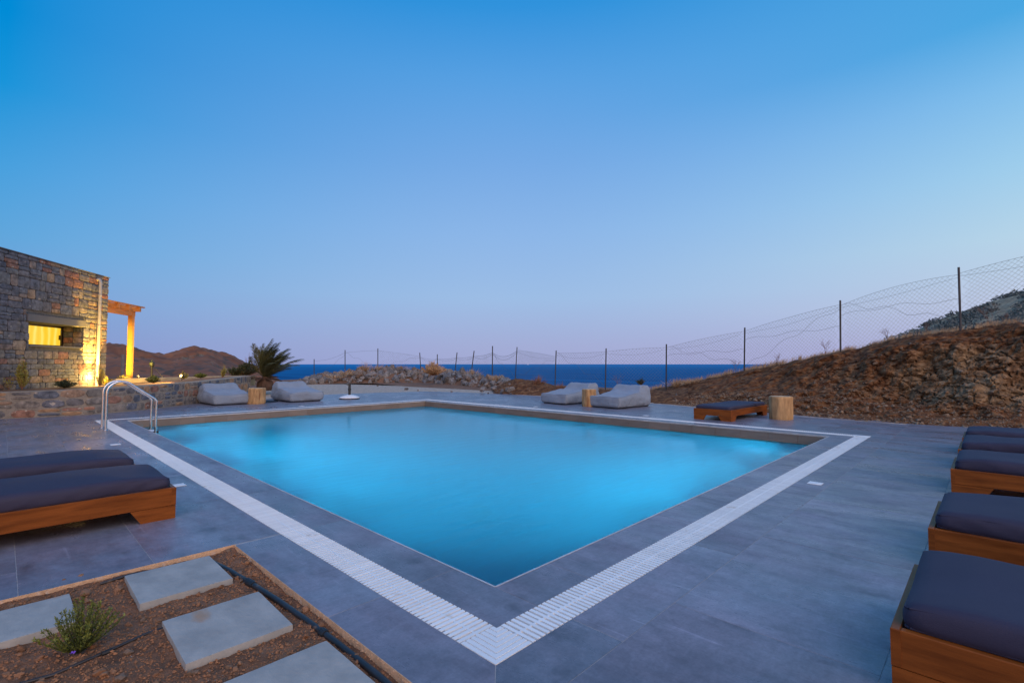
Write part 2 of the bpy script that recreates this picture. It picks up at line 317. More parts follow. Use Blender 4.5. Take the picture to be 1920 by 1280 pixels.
def tile_mat():
    m_ = bpy.data.materials.new('slate_tile'); m_.use_nodes = True; nt = m_.node_tree; b = nt.nodes['Principled BSDF']; L = nt.links
    g = N(nt, 'ShaderNodeNewGeometry'); oi = N(nt, 'ShaderNodeObjectInfo')
    rv = N(nt, 'ShaderNodeCombineXYZ'); mu = N(nt, 'ShaderNodeMath', operation='MULTIPLY'); mu.inputs[1].default_value = 31; L.new(oi.outputs['Random'], mu.inputs[0]); L.new(mu.outputs[0], rv.inputs[2])
    av = N(nt, 'ShaderNodeVectorMath', operation='ADD'); L.new(g.outputs['Position'], av.inputs[0]); L.new(rv.outputs[0], av.inputs[1])
    def nz(scale, st, det=8, ro=.6, src=av.outputs[0]):
        mp = N(nt, 'ShaderNodeMapping'); mp.inputs['Scale'].default_value = st; L.new(src, mp.inputs[0])
        n = N(nt, 'ShaderNodeTexNoise'); n.inputs['Scale'].default_value = scale; n.inputs['Detail'].default_value = det; n.inputs['Roughness'].default_value = ro; L.new(mp.outputs[0], n.inputs['Vector']); return n.outputs[0]
    def rng(x, a, b_, c, d):
        n = N(nt, 'ShaderNodeMapRange'); n.inputs[1].default_value = a; n.inputs[2].default_value = b_; n.inputs[3].default_value = c; n.inputs[4].default_value = d; L.new(x, n.inputs[0]); return n.outputs[0]
    def mul(a, b_):
        n = N(nt, 'ShaderNodeMath', operation='MULTIPLY'); L.new(a, n.inputs[0]); L.new(b_, n.inputs[1]); return n.outputs[0]
    cloud = rng(nz(.9, (1, 1, 1), 6), .35, .65, .84, 1.16)
    streak = rng(nz(6.0, (1.0, .42, 1), 12, .72), .36, .64, .80, 1.20)
    cross = rng(nz(22.0, (.5, 1.0, 1), 8, .7), .34, .66, .88, 1.12)
    scuff = rng(nz(5.5, (1, .6, 1), 3, .5), .60, .72, 1.0, .70)
    grain = rng(nz(70, (1, 1, 1), 4, .7), .35, .65, .90, 1.10)
    scratch = rng(nz(26, (1.0, .05, 1), 3, .5), .66, .74, 1.0, 1.35)
    v = mul(mul(mul(cloud, streak), mul(cross, scuff)), mul(grain, scratch))
    wn_ = N(nt, 'ShaderNodeTexWhiteNoise', noise_dimensions='1D'); L.new(oi.outputs['Random'], wn_.inputs['W']); v = mul(v, rng(wn_.outputs['Value'], 0, 1, .94, 1.06))
    hue = N(nt, 'ShaderNodeMix', data_type='RGBA'); L.new(rng(nz(1.3, (1, 1, 1), 4), .38, .62, 0, 1), hue.inputs[0]); hue.inputs[6].default_value = (.150, .160, .198, 1); hue.inputs[7].default_value = (.178, .165, .205, 1)
    sc_ = N(nt, 'ShaderNodeVectorMath', operation='SCALE'); L.new(hue.outputs[2], sc_.inputs[0]); L.new(v, sc_.inputs['Scale']); L.new(sc_.outputs[0], b.inputs['Base Color'])
    L.new(rng(nz(4.0, (1, .3, 1), 8, .7), .35, .65, .22, .50), b.inputs['Roughness'])
    bp = N(nt, 'ShaderNodeBump'); bp.inputs['Strength'].default_value = .12; bp.inputs['Distance'].default_value = .01; L.new(nz(22, (1, .25, 1), 8, .7), bp.inputs['Height']); L.new(bp.outputs[0], b.inputs['Normal'])
    return m_
M_tile = tile_mat()

def sea_mat():
    m_ = bpy.data.materials.new('sea_water'); m_.use_nodes = True; nt = m_.node_tree; nt.nodes.clear(); L = nt.links; b = N(nt, 'ShaderNodeBsdfDiffuse')
    g = N(nt, 'ShaderNodeNewGeometry'); mp = N(nt, 'ShaderNodeMapping'); mp.inputs['Rotation'].default_value = (0, 0, -AZ); mp.inputs['Scale'].default_value = (.012, .002, 1)
    L.new(g.outputs['Position'], mp.inputs[0]); nz = N(nt, 'ShaderNodeTexNoise'); nz.inputs['Scale'].default_value = .6; nz.inputs['Detail'].default_value = 8; L.new(mp.outputs[0], nz.inputs['Vector'])
    cr = N(nt, 'ShaderNodeValToRGB'); ramp(cr, [(.3, (.0, .070, .20, 1)), (.7, (.0, .125, .31, 1))]); L.new(nz.outputs[0], cr.inputs[0])
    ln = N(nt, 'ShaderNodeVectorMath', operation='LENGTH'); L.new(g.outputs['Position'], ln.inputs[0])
    off_ = N(nt, 'ShaderNodeMapRange'); off_.inputs[1].default_value = 2000; off_.inputs[2].default_value = 14000; L.new(ln.outputs['Value'], off_.inputs[0])  # lighter with distance: sky sheen at grazing view painted into the colour
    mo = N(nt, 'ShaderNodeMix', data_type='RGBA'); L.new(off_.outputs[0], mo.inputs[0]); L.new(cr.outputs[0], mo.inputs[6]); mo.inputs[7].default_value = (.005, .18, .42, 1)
    L.new(mo.outputs[2], b.inputs['Color'])
    gs = N(nt, 'ShaderNodeBsdfGlossy'); gs.inputs['Roughness'].default_value = .35; ms = N(nt, 'ShaderNodeMixShader'); ms.inputs[0].default_value = .04; L.new(b.outputs[0], ms.inputs[1]); L.new(gs.outputs[0], ms.inputs[2]); so_ = N(nt, 'ShaderNodeOutputMaterial'); L.new(ms.outputs[0], so_.inputs[0])
    return m_
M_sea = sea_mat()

# bank: red topsoil over ochre and grey broken rock
def bank_mat():
    m_ = bpy.data.materials.new('cut_bank_earth'); m_.use_nodes = True; nt = m_.node_tree; b = nt.nodes['Principled BSDF']; L = nt.links
    g = N(nt, 'ShaderNodeNewGeometry'); pos = g.outputs['Position']
    def nzn(s, d=8, st=None):
        n = N(nt, 'ShaderNodeTexNoise'); n.inputs['Scale'].default_value = s; n.inputs['Detail'].default_value = d; n.inputs['Roughness'].default_value = .62
        if st:
            mp = N(nt, 'ShaderNodeMapping'); mp.inputs['Scale'].default_value = st; L.new(pos, mp.inputs[0]); L.new(mp.outputs[0], n.inputs['Vector'])
        else: L.new(pos, n.inputs['Vector'])
        return n
    n1 = nzn(1.3); n2 = nzn(6, 10, (1, 1, 1.8)); n3 = nzn(.55, 4)
    c1 = N(nt, 'ShaderNodeValToRGB'); ramp(c1, [(.3, (.03, .011, .005, 1)), (.45, (.105, .043, .018, 1)), (.58, (.185, .085, .036, 1)), (.72, (.29, .165, .08, 1))]); L.new(n2.outputs[0], c1.inputs[0])
    c2 = N(nt, 'ShaderNodeValToRGB'); ramp(c2, [(.3, (.045, .028, .015, 1)), (.5, (.19, .12, .065, 1)), (.70, (.42, .29, .17, 1))]); L.new(n2.outputs[0], c2.inputs[0])
    at = N(nt, 'ShaderNodeAttribute'); at.attribute_name = 'rocky'
    ad = N(nt, 'ShaderNodeMath', operation='ADD'); L.new(at.outputs['Fac'], ad.inputs[0]); L.new(n1.outputs[0], ad.inputs[1])
    mg = N(nt, 'ShaderNodeMapRange'); mg.inputs[1].default_value = .72; mg.inputs[2].default_value = 1.05; L.new(ad.outputs[0], mg.inputs[0])
    mxx = N(nt, 'ShaderNodeMix', data_type='RGBA'); L.new(mg.outputs[0], mxx.inputs[0]); L.new(c1.outputs[0], mxx.inputs[6]); L.new(c2.outputs[0], mxx.inputs[7])
    L.new(mxx.outputs[2], b.inputs['Base Color']); b.inputs['Roughness'].default_value = .95; b.inputs['Specular IOR Level'].default_value = .2
    bp = N(nt, 'ShaderNodeBump'); bp.inputs['Strength'].default_value = .9; bp.inputs['Distance'].default_value = .05
    n4 = nzn(14, 10); L.new(n4.outputs[0], bp.inputs['Height']); L.new(bp.outputs[0], b.inputs['Normal'])
    return m_
M_bank = bank_mat()

# ------------------------------------------------------------------ rock library
def rock_mesh(name, seed, mt, sub=2, sq=(1, 1, 1), rough=.28):
    import bmesh
    bm = bmesh.new(); bmesh.ops.create_icosphere(bm, subdivisions=sub, radius=1.0)
    r = random.Random(seed); off = Vector((r.uniform(-50, 50), r.uniform(-50, 50), r.uniform(-50, 50)))
    planes = [(Vector((r.gauss(0, 1), r.gauss(0, 1), r.gauss(0, 1))).normalized(), r.uniform(.48, .78)) for _ in range(13)]
    for v in bm.verts:
        p = v.co.copy()
        for n_, d_ in planes:
            e = p.dot(n_) - d_
            if e > 0: p -= n_ * e
        p *= 1 + rough * noise.noise(v.co * 1.7 + off)
        v.co = Vector((p.x * sq[0], p.y * sq[1], p.z * sq[2]))
    me = bpy.data.meshes.new(name); bm.to_mesh(me); bm.free(); me.materials.append(mt); return me

# ------------------------------------------------------------------ sea and terrain
mb = MB(); c0 = DL(0, 0)
ds = [60, 200, 600, 2000, 6000, 20000, 50000]; vs = []; fs = []
nl = 25
for d in ds:
    for k in range(nl):
        a = -1.45 + 2.9 * k / (nl - 1); vs.append(DL(d * math.cos(a), d * math.sin(a), -60))
for i in range(len(ds) - 1):
    for k in range(nl - 1): fs.append((i * nl + k, i * nl + k + 1, (i + 1) * nl + k + 1, (i + 1) * nl + k))
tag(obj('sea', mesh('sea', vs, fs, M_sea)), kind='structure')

def ground_h(d, l):
    e = d - 31 - .15 * l if l < 0 else d - 31 + .9 * l
    e = max(e, (l + 4) * 0)
    z = -.05 + .05 * fbm((d * .3, l * .3, 0))
    if l > 3: e = max(e, (d - 19.0 + (l - 3) * .15) * .9)
    if e > 0: z -= .32 * e + .006 * e * e
    if d < 24 and l < 4: z = min(z, -.035)
    return max(z, -75)
vs = []; fs = []
dd = [-14, -8, -3] + [0 + .5 * i for i in range(70)] + [36 + 2 * i for i in range(30)] + [100, 120, 150, 190, 240]
ll = [-60, -45, -35] + [-30 + .8 * i for i in range(86)] + [42, 50, 60]
for d in dd:
    for l in ll:
        w = DL(d, l); z = ground_h(d, l)
        if -4.2 < w.x < 15 and -9 < w.y < 17.5: z = -2.2 if (w.x < 12 and w.y < 16.5) else min(z, -.30)
        vs.append((w.x, w.y, z))
for i in range(len(dd) - 1):
    for k in range(len(ll) - 1):
        a = i * len(ll) + k; fs.append((a, a + 1, a + len(ll) + 1, a + len(ll)))
tag(obj('ground', mesh('ground', vs, fs, M_dirt, True)), kind='structure')

# earth apron round the deck, butting against the deck edge line
DECK_EDGE = [(13.24, 17.75), (14.0, 15.8), (14.75, 13.37), (14.75, 10.66), (14.3, 7.38), (13.92, 5.58), (13.25, 3.4), (13.0, 1.5), (13.1, .31), (13.5, -.6), (13.9, -4.0)]

# ------------------------------------------------------------------ pool + deck
GX0, GX1, GY0, GY1 = 1.41, 10.05, 1.455, 13.68       # outer edge of the overflow grate
GW = .20; CW = .28
IX0, IX1, IY0, IY1 = GX0 + GW, GX1 - GW, GY0 + GW, GY1 - GW     # coping outer edge
WX0, WX1, WY0, WY1 = 1.89, 9.57, 1.955, 13.18                   # pool edge
ZW = -.17; ZB = -1.9
PX0, PY1 = -2.6, 3.65; PX1 = 1.115; PY0 = -3.0                  # planting bed

deck = empty('pool_deck', kind='structure')
g = MB()
def gb(x0, x1, y0, y1, z0=-.30, z1=-.0012): g.box(x0, x1, y0, y1, z0, z1)
gb(PX1, GX0 + .02, 1.455, GY1); gb(-4, PX1, PY1, GY1); gb(-4, GX1, GY1, 20.0)
gb(GX1, 13.0, GY0, 20.0); gb(PX1, 14.0, -4.5, GY0); gb(13.0, 15.0, GY0, 17.5, -.34, -.0035)
gb(IX0, WX0 - .004, IY0, IY1); gb(WX1 + .004, IX1, IY0, IY1); gb(WX0, WX1, IY0, WY0 - .004); gb(WX0, WX1, WY1 + .004, IY1)
# floor and outside wall of the gutter under the grate
gq = MB()
for (a, b, c, d) in ((GX0, IX0, GY0, GY1), (IX1, GX1, GY0, GY1), (IX0, IX1, GY0, IY0), (IX0, IX1, IY1, GY1)): gq.box(a, b, c, d, -.30, -.10)
gq.build('gutter_floor', M_black, deck)  # black floor colour stands in for shade in the gaps between bars
g.build('grout_bed', M_grout, deck)

tile_cache = {}
def tile_poly(poly, name='tile', mt=None, z0=-.02, z1=0.0, par=None):
    gap = .0017
    cx = sum(p[0] for p in poly) / len(poly); cy = sum(p[1] for p in poly) / len(poly)
    # inset by the joint
    n = len(poly); q = []
    for i in range(n):
        a, b, c = Vector(poly[i - 1]), Vector(poly[i]), Vector(poly[(i + 1) % n])
        d1 = (b - a).normalized(); d2 = (c - b).normalized(); n1 = Vector((-d1.y, d1.x)); n2 = Vector((-d2.y, d2.x))
        k = (n1 + n2); den = 1 + n1.dot(n2)
        q.append(b + k * (gap / max(den, .2)))
    key = tuple((round(p.x - cx, 4), round(p.y - cy, 4)) for p in q) + (z0, z1, name)
    if key not in tile_cache:
        m2 = MB(); m2.prism([(p.x - cx, p.y - cy) for p in q], z0, z1, bevel=.0008); tile_cache[key] = m2.mesh(name, mt or M_tile)
    return obj(name, tile_cache[key], par or deck, (cx, cy, rnd.uniform(-.0003, .0003)))
def clip(poly, a, b, c):          # keep a x + b y <= c
    out = []
    for i in range(len(poly)):
        p, q = poly[i], poly[(i + 1) % len(poly)]; dp = a * p[0] + b * p[1] - c; dq = a * q[0] + b * q[1] - c
        if dp <= 0: out.append(p)
        if (dp < 0 < dq) or (dq < 0 < dp):
            t = dp / (dp - dq); out.append((p[0] + (q[0] - p[0]) * t, p[1] + (q[1] - p[1]) * t))
    return out
def area(p): return sum(p[i][0] * p[(i + 1) % len(p)][1] - p[(i + 1) % len(p)][0] * p[i][1] for i in range(len(p))) / 2
def fill(x0, x1, y0, y1, xs, ys_fn, along='y', clips=()):
    """columns between successive xs, joints across from ys_fn(k)"""
    for k in range(len(xs) - 1):
        js = ys_fn(k)
        for a, b in zip(js[:-1], js[1:]):
            r = (xs[k], xs[k + 1], a, b) if along == 'y' else (a, b, xs[k], xs[k + 1])
            r = (max(r[0], x0), min(r[1], x1), max(r[2], y0), min(r[3], y1))
            if r[1] - r[0] < .03 or r[3] - r[2] < .03: continue
            poly = [(r[0], r[2]), (r[1], r[2]), (r[1], r[3]), (r[0], r[3])]
            for c in clips:
                poly = clip(poly, *c)
                if len(poly) < 3: break
            if len(poly) >= 3 and area(poly) > .01: tile_poly(poly)
TL, TWd = 1.335, .84
def joints(off, lo=-6, hi=24, step=TL):
    k0 = math.floor((lo - off) / step); return [off + step * (k0 + i) for i in range(int((hi - lo) / step) + 3)]
# left deck: columns run along Y
xsL = [-4, -3.22, -2.38, -1.54, -.70, .10, .68, GX0]
fill(-4, GX0, PY1, 20.0, xsL, lambda k: joints(3.63 + (.45 if k % 2 == 0 and k < 6 else 0)), clips=((0, 1, GY1),) )
fill(PX1, GX0, 1.2, PY1, [PX1, GX0], lambda k: joints(2.295), clips=((1, -1, GX0 - GY0),))
# far deck behind the pool
fill(-4, 15, GY1, 20.0, [GY1 + TWd * i for i in range(9)], lambda k: joints(.3 + (.66 if k % 2 else 0)), along='x', clips=((1, .9, 29.3),))
# right deck beyond the pool
fill(GX1, 15, GY0, GY1, [GX1 + TWd * i for i in range(7)], lambda k: joints(GY0 + (.66 if k % 2 else 0)))
# near right deck: rows along X
ysR = [GY0, 1.18, .34, -.50, -1.34, -2.18, -3.02, -3.86]
for k in range(len(ysR) - 1):
    off = [1.91, 2.39, 1.72, 2.39, 1.72, 2.39, 1.72][k]
    js = joints(off)
    for a, b in zip(js[:-1], js[1:]):
        poly = [(max(a, -3), ysR[k + 1]), (b, ysR[k + 1]), (b, ysR[k]), (max(a, -3), ysR[k])]
        poly = clip(poly, -1, 1, GY0 - GX0) if len(poly) > 2 else poly
        if len(poly) > 2: poly = clip(poly, 1, 0, 14.6)
        if len(poly) > 2: poly = clip(poly, -1, 0, -PX1)
        if len(poly) > 2 and area(poly) > .01: tile_poly(poly)
# coping
for (x0, x1, js) in ((IX0, WX0, joints(2.29)), (WX1, IX1, joints(2.29))):
    for a, b in zip(js[:-1], js[1:]):
        a2, b2 = max(a, IY0), min(b, IY1)
        if b2 - a2 > .04: tile_poly([(x0, a2), (x1, a2), (x1, b2), (x0, b2)], 'coping_tile')
for (y0, y1, js) in ((IY0, WY0, joints(1.0)), (WY1, IY1, joints(1.0))):
    for a, b in zip(js[:-1], js[1:]):
        a2, b2 = max(a, WX0), min(b, WX1)
        if b2 - a2 > .04: tile_poly([(a2, y0), (b2, y0), (b2, y1), (a2, y1)], 'coping_tile')
e = MB()
for (a, b, c, d) in ((WX0 - .006, WX0 + .004, WY0, WY1), (WX1 - .004, WX1 + .006, WY0, WY1), (WX0 + .004, WX1 - .004, WY0 - .006, WY0 + .004), (WX0 + .004, WX1 - .004, WY1 - .004, WY1 + .006)):
    e.box(a, b, c, d, -.024, .0022)
e.build('edge_trim', M_edge, deck)

basin = empty('pool_basin', kind='structure')
b = MB(); T = .12
b.box(WX0 - T, WX1 + T, WY0 - T, WY1 + T, ZB - .1, ZB)
b.box(WX0 - T, WX0, WY0 - T, WY1 + T, ZB, -.305); b.box(WX1, WX1 + T, WY0 - T, WY1 + T, ZB, -.305)
b.box(WX0, WX1, WY0 - T, WY0, ZB, -.305); b.box(WX0, WX1, WY1, WY1 + T, ZB, -.305)
b.build('basin_shell', M_basin, basin)
# waterline tiles, 0.42 m long, on the four walls
wl = {}
def wtile(cx, cy, L_, vert):
    key = (round(L_, 3), vert)
    if key not in wl:
        q = MB(); h = L_ / 2 - .0015
        (q.box(-.006, .006, -h, h, -.298, -.026) if vert else q.box(-h, h, -.006, .006, -.298, -.026)); wl[key] = q.mesh('waterline_tile', M_band)
    obj('waterline_tile', wl[key], basin, (cx, cy, 0))
n = 24; L_ = (WY1 - WY0) / n
for i in range(n):
    for x in (WX0, WX1): wtile(x, WY0 + L_ * (i + .5), L_, True)
n = 16; L_ = (WX1 - WX0 - .014) / n
for i in range(n):
    for y in (WY0 + .0002, WY1 - .0002): wtile(WX0 + .007 + L_ * (i + .5), y, L_, False)
for (x, y) in ((4.35, 4.75), (4.35, 9.9)):
    q = MB(); q.lathe([(.13, 0), (.13, .012), (.11, .02), (.02, .02)], 20); q.build('main_drain', M_umb, basin, loc=(x, y, ZB))
# underwater lamps in the near walls; far-wall ones added to brighten the far water
lamps_uw = []
for i, (x, y, nx, ny, pw) in enumerate(((WX0, 5.2, 1, 0, 22), (WX0, 7.5, 1, 0, 56), (WX0, 10.0, 1, 0, 66), (WX0, 12.2, 1, 0, 34), (5.0, WY0, 0, 1, 28), (6.9, WY0, 0, 1, 50), (8.8, WY0, 0, 1, 24), (WX1, 4.6, -1, 0, 60), (WX1, 7.0, -1, 0, 180), (WX1, 9.5, -1, 0, 300), (WX1, 11.6, -1, 0, 440), (3.2, WY1, 0, -1, 240), (5.4, WY1, 0, -1, 320), (7.8, WY1, 0, -1, 440))):
    lp = empty('pool_lamp', (x + nx * .02, y + ny * .02, -.72))
    lp.parent = basin
    q = MB(); Mx = Vector((nx, ny, 0 if (x == WX0 or y == WY0) else -1.5)).to_track_quat('Z', 'Y').to_matrix().to_4x4()
    q.lathe([(.12, -.02), (.12, .01), (.095, .018), (.0, .018)][:3], 20, M=Mx); q.build('lamp_ring', M_steel, lp)
    la = bpy.data.lights.new('pool_lamp_light', 'AREA'); la.shape = 'DISK'; la.size = .17; la.energy = pw; la.color = (.08, .88, 1.0); la.spread = R(100 if (x == WX0 or y == WY0) else 170)
    lo = obj('pool_lamp_light', la, None, (x + nx * .045, y + ny * .045, -.72)); lo.rotation_euler = Vector((nx, ny, -.02 if (x == WX0 or y == WY0) else -1.5)).to_track_quat('-Z', 'Y').to_euler()
q = MB(); q.add([(WX0 + .0065, WY0 + .0065, ZW), (WX1 - .0065, WY0 + .0065, ZW), (WX1 - .0065, WY1 - .0065, ZW), (WX0 + .0065, WY1 - .0065, ZW)], [(0, 1, 2, 3)])
tag(q.build('pool_water', M_water), kind='structure')
m_ = bpy.data.materials.new('water_haze'); m_.use_nodes = True; nt = m_.node_tree; nt.nodes.clear()
pv = N(nt, 'ShaderNodeVolumePrincipled'); pv.inputs['Color'].default_value = (.38, .88, .97, 1); pv.inputs['Density'].default_value = .13; pv.inputs['Anisotropy'].default_value = .2
om = N(nt, 'ShaderNodeOutputMaterial'); nt.links.new(pv.outputs[0], om.inputs[1])
q = MB(); q.box(WX0 + .012, WX1 - .012, WY0 + .012, WY1 - .012, ZB + .004, ZW - .006); tag(q.build('cloudy_water', m_), kind='stuff', label='faintly cloudy lit water filling the swimming pool', cat='water')
sc.cycles.volume_bounces = 1

# overflow grate: bars lying across the gutter, the nearest 300 one by one
grate = empty('overflow_grate', label='white slatted overflow grate running round the whole pool', cat='grate')
def slat_pieces(mbx, cx, cy, along_y):
    w = GW / 2 - .002; hp = .0098
    def bx(a, b_, c, d, z0, z1):
        if along_y: mbx.box(cx + a, cx + b_, cy + c, cy + d, z0, z1)
        else: mbx.box(cx + c, cx + d, cy + a, cy + b_, z0, z1)
    bx(-w, w, -hp, hp, -.022, .0015)
pitch = .032
sl_me = {}
for ay in (True, False):
    q = MB(); slat_pieces(q, 0, 0, ay); sl_me[ay] = q.mesh('slat', M_white)
spots = []
cs = .20
for x in (GX0 + GW / 2, GX1 - GW / 2):
    y = GY0 + cs + .02 + pitch / 2
    while y < GY1 - cs - .02: spots.append((x, y, True)); y += pitch
for y in (GY0 + GW / 2, GY1 - GW / 2):
    x = GX0 + cs + .02 + pitch / 2
    while x < GX1 - cs - .02: spots.append((x, y, False)); x += pitch
spots.sort(key=lambda s: s[0] ** 2 + s[1] ** 2)
for (x, y, ay) in spots[:290]: obj('slat', sl_me[ay], grate, (x, y, rnd.uniform(-.0006, .0006)))
q = MB()
for (x, y, ay) in spots[290:]: slat_pieces(q, x, y, ay)
tag(q.build('slat_run', M_white, grate), kind='stuff')
q = MB()
for x in (GX0 + .008, GX0 + GW / 2, GX0 + GW - .008, GX1 - .008, GX1 - GW / 2, GX1 - GW + .008): q.box(x - .005, x + .005, GY0 + cs, GY1 - cs, -.045, -.021 if abs(x - GX0 - GW / 2) > .01 and abs(x - GX1 + GW / 2) > .01 else .0008)
for y in (GY0 + .008, GY0 + GW / 2, GY0 + GW - .008, GY1 - .008, GY1 - GW / 2, GY1 - GW + .008): q.box(GX0 + cs, GX1 - cs, y - .005, y + .005, -.045, -.021 if abs(y - GY0 - GW / 2) > .01 and abs(y - GY1 + GW / 2) > .01 else .0008)
q.build('carrier_rail', M_white, grate)
for (x, y, sx, sy) in ((GX0, GY0, 1, 1), (GX1, GY0, -1, 1), (GX0, GY1, 1, -1), (GX1, GY1, -1, -1)):
    q = MB()
    for axis in (0, 1):
        # mitred plate with ribs running along the channel
        def pt(a, c): return (x + sx * (a if axis == 0 else c), y + sy * (c if axis == 0 else a))
        nr = 7
        for k in range(nr):
            c0_, c1_ = GW * k / nr, GW * (k + 1) / nr
            for (u0, u1, zz) in ((c0_ + .0015, c1_ - .006, .002), (c1_ - .006, c1_ + .0015, -.003)):
                u1 = min(u1, GW - .001)
                poly = [pt(u0, u0), pt(GW + .018, u0), pt(GW + .018, u1), pt(u1, u1)]
                if area(poly) < 0: poly = poly[::-1]
                q.prism(poly, -.02, zz)
    q.build('corner_plate', M_white, grate)

# small white skimmer lids in the tiles
lids = [((5.72, 1.30), 'small white square lid in the tiles right of the pool, nearest the loungers'),
        ((1.22, 9.38), 'small white square lid in the tiles behind the far left lounger, by the ladder'),
        ((1.25, 5.80), 'small white square lid in the tiles at the foot of the left loungers'),
        ((5.93, 14.0), 'small white lid in the far tiles between the left bean bags and the pool'),
        ((10.40, 9.15), 'small white lid in the tiles in front of the farther right bean bag'),
        ((10.40, 5.76), 'small white lid in the tiles between nearer right bean bag and the pool')]
for (x, y), lb in lids:
    t = empty('deck_lid', (x, y, 0), label=lb, cat='lid', group='small white lids set in the deck tiles')
    q = MB(); q.box(-.06, .06, -.06, .06, .0008, .0045); q.build('rim', M_white, t)
    q = MB(); q.lathe([(.045, .0046), (.045, .0065), (.043, .0072)], 24); q.build('cover', M_umb, t)

# ------------------------------------------------------------------ ladder
lad = empty('pool_ladder', (1.34, 11.66, 0), label='stainless steel pool ladder with two curved handrails', cat='ladder')
def arc_rail(yo):
    pts = [(0, yo, .0), (0, yo, .62)]
    for k in range(1, 9):
        a = math.pi / 2 * k / 8; pts.append((.20 - .20 * math.cos(a), yo, .67 + .20 * math.sin(a)))
    for k in range(1, 6):
        a = R(38) * k / 5; pts.append((.20 + .22 * math.sin(a), yo, .65 + .22 * math.cos(a)))
    ex, ez = pts[-1][0], pts[-1][2]; dx, dz = math.cos(R(38)), -math.sin(R(38))
    tl = (.70 - ex) / dx; pts.append((ex + dx * tl * .5, yo, ez + dz * tl * .5)); pts.append((ex + dx * tl, yo, ez + dz * tl))
    for k in range(1, 6):
        a = R(52) * k / 5; pts.append((.70 + .11 * (math.sin(R(38) + a) - math.sin(R(38))), yo, ez + dz * tl - .11 * (math.cos(R(38)) - math.cos(R(38) + a))))
    pts.append((pts[-1][0], yo, -.2)); pts.append((pts[-1][0], yo, -1.1))
    return pts
for yo in (-.22, .22):
    q = MB(); q.tube(arc_rail(yo), .021, 14); auto_smooth(q.build('handrail', M_steel, lad))
    q = MB(); q.lathe([(.045, 0.002), (.045, .012), (.024, .02)], 18); q.build('anchor_ring', M_steel, lad, loc=(0, yo, 0))
lx = arc_rail(0)[-1][0]
for k, z in enumerate((-.10, -.36, -.62, -.88)):
    q = MB(); q.box(-.04, .04, -.20, .20, -.012, .012, b=.004); st_ = q.build('step', M_umb if k == 0 else M_steel, lad, loc=(lx, 0, z))
    for s_ in (-1, 1):
        q = MB(); q.box(-.045, .045, -.018, .018, -.018, .018, b=.004); q.build('step_cap', M_black, st_, loc=(0, .215 * s_, 0))

# ------------------------------------------------------------------ cushions
def rbox(nx, ny, nz, a, b_, c, r, crown=0.0, warp=None):
    """rounded box of half sizes a,b and height c (from z=0), grid surface"""
    import bmesh
    bm = bmesh.new()
    def grid(n): return [i / n * 2 - 1 for i in range(n + 1)]
    vm = {}
    def V(i, j, k):
        key = (i, j, k)
        if key not in vm:
            def mp(t, h, n_):
                return (t / n_ * 2 - 1) * h
            x, y, z = mp(i, a, nx), mp(j, b_, ny), mp(k, c / 2, nz)
            # cluster towards edges
            ix, iy, iz = max(-a + r, min(a - r, x)), max(-b_ + r, min(b_ - r, y)), max(-c / 2 + r, min(c / 2 - r, z))
            d = Vector((x - ix, y - iy, z - iz)); p = Vector((ix, iy, iz)) + (d.normalized() * r if d.length > 1e-6 else d)
            fx = max(0, 1 - (p.x / a) ** 2) ** .6; fy = max(0, 1 - (p.y / b_) ** 2) ** .6
            if p.z > 0: p.z += crown * fx * fy
            p.z += c / 2
            if warp: p = warp(p)
            vm[key] = bm.verts.new(p)
        return vm[key]
    for i in range(nx):
        for j in range(ny):
            bm.faces.new((V(i, j, nz), V(i + 1, j, nz), V(i + 1, j + 1, nz), V(i, j + 1, nz)))
            bm.faces.new((V(i, j + 1, 0), V(i + 1, j + 1, 0), V(i + 1, j, 0), V(i, j, 0)))
    for i in range(nx):
        for k in range(nz):
            bm.faces.new((V(i, 0, k), V(i + 1, 0, k), V(i + 1, 0, k + 1), V(i, 0, k + 1)))
            bm.faces.new((V(i + 1, ny, k), V(i, ny, k), V(i, ny, k + 1), V(i + 1, ny, k + 1)))
    for j in range(ny):
        for k in range(nz):
            bm.faces.new((V(0, j + 1, k), V(0, j, k), V(0, j, k + 1), V(0, j + 1, k + 1)))
            bm.faces.new((V(nx, j, k), V(nx, j + 1, k), V(nx, j + 1, k + 1), V(nx, j, k + 1)))
    return bm
def bm_obj(bm, name, mt, parent=None, **kw):
    me = bpy.data.meshes.new(name); bm.to_mesh(me); bm.free(); me.materials.append(mt); me.polygons.foreach_set('use_smooth', [True] * len(me.polygons))
    return obj(name, me, parent, **kw)

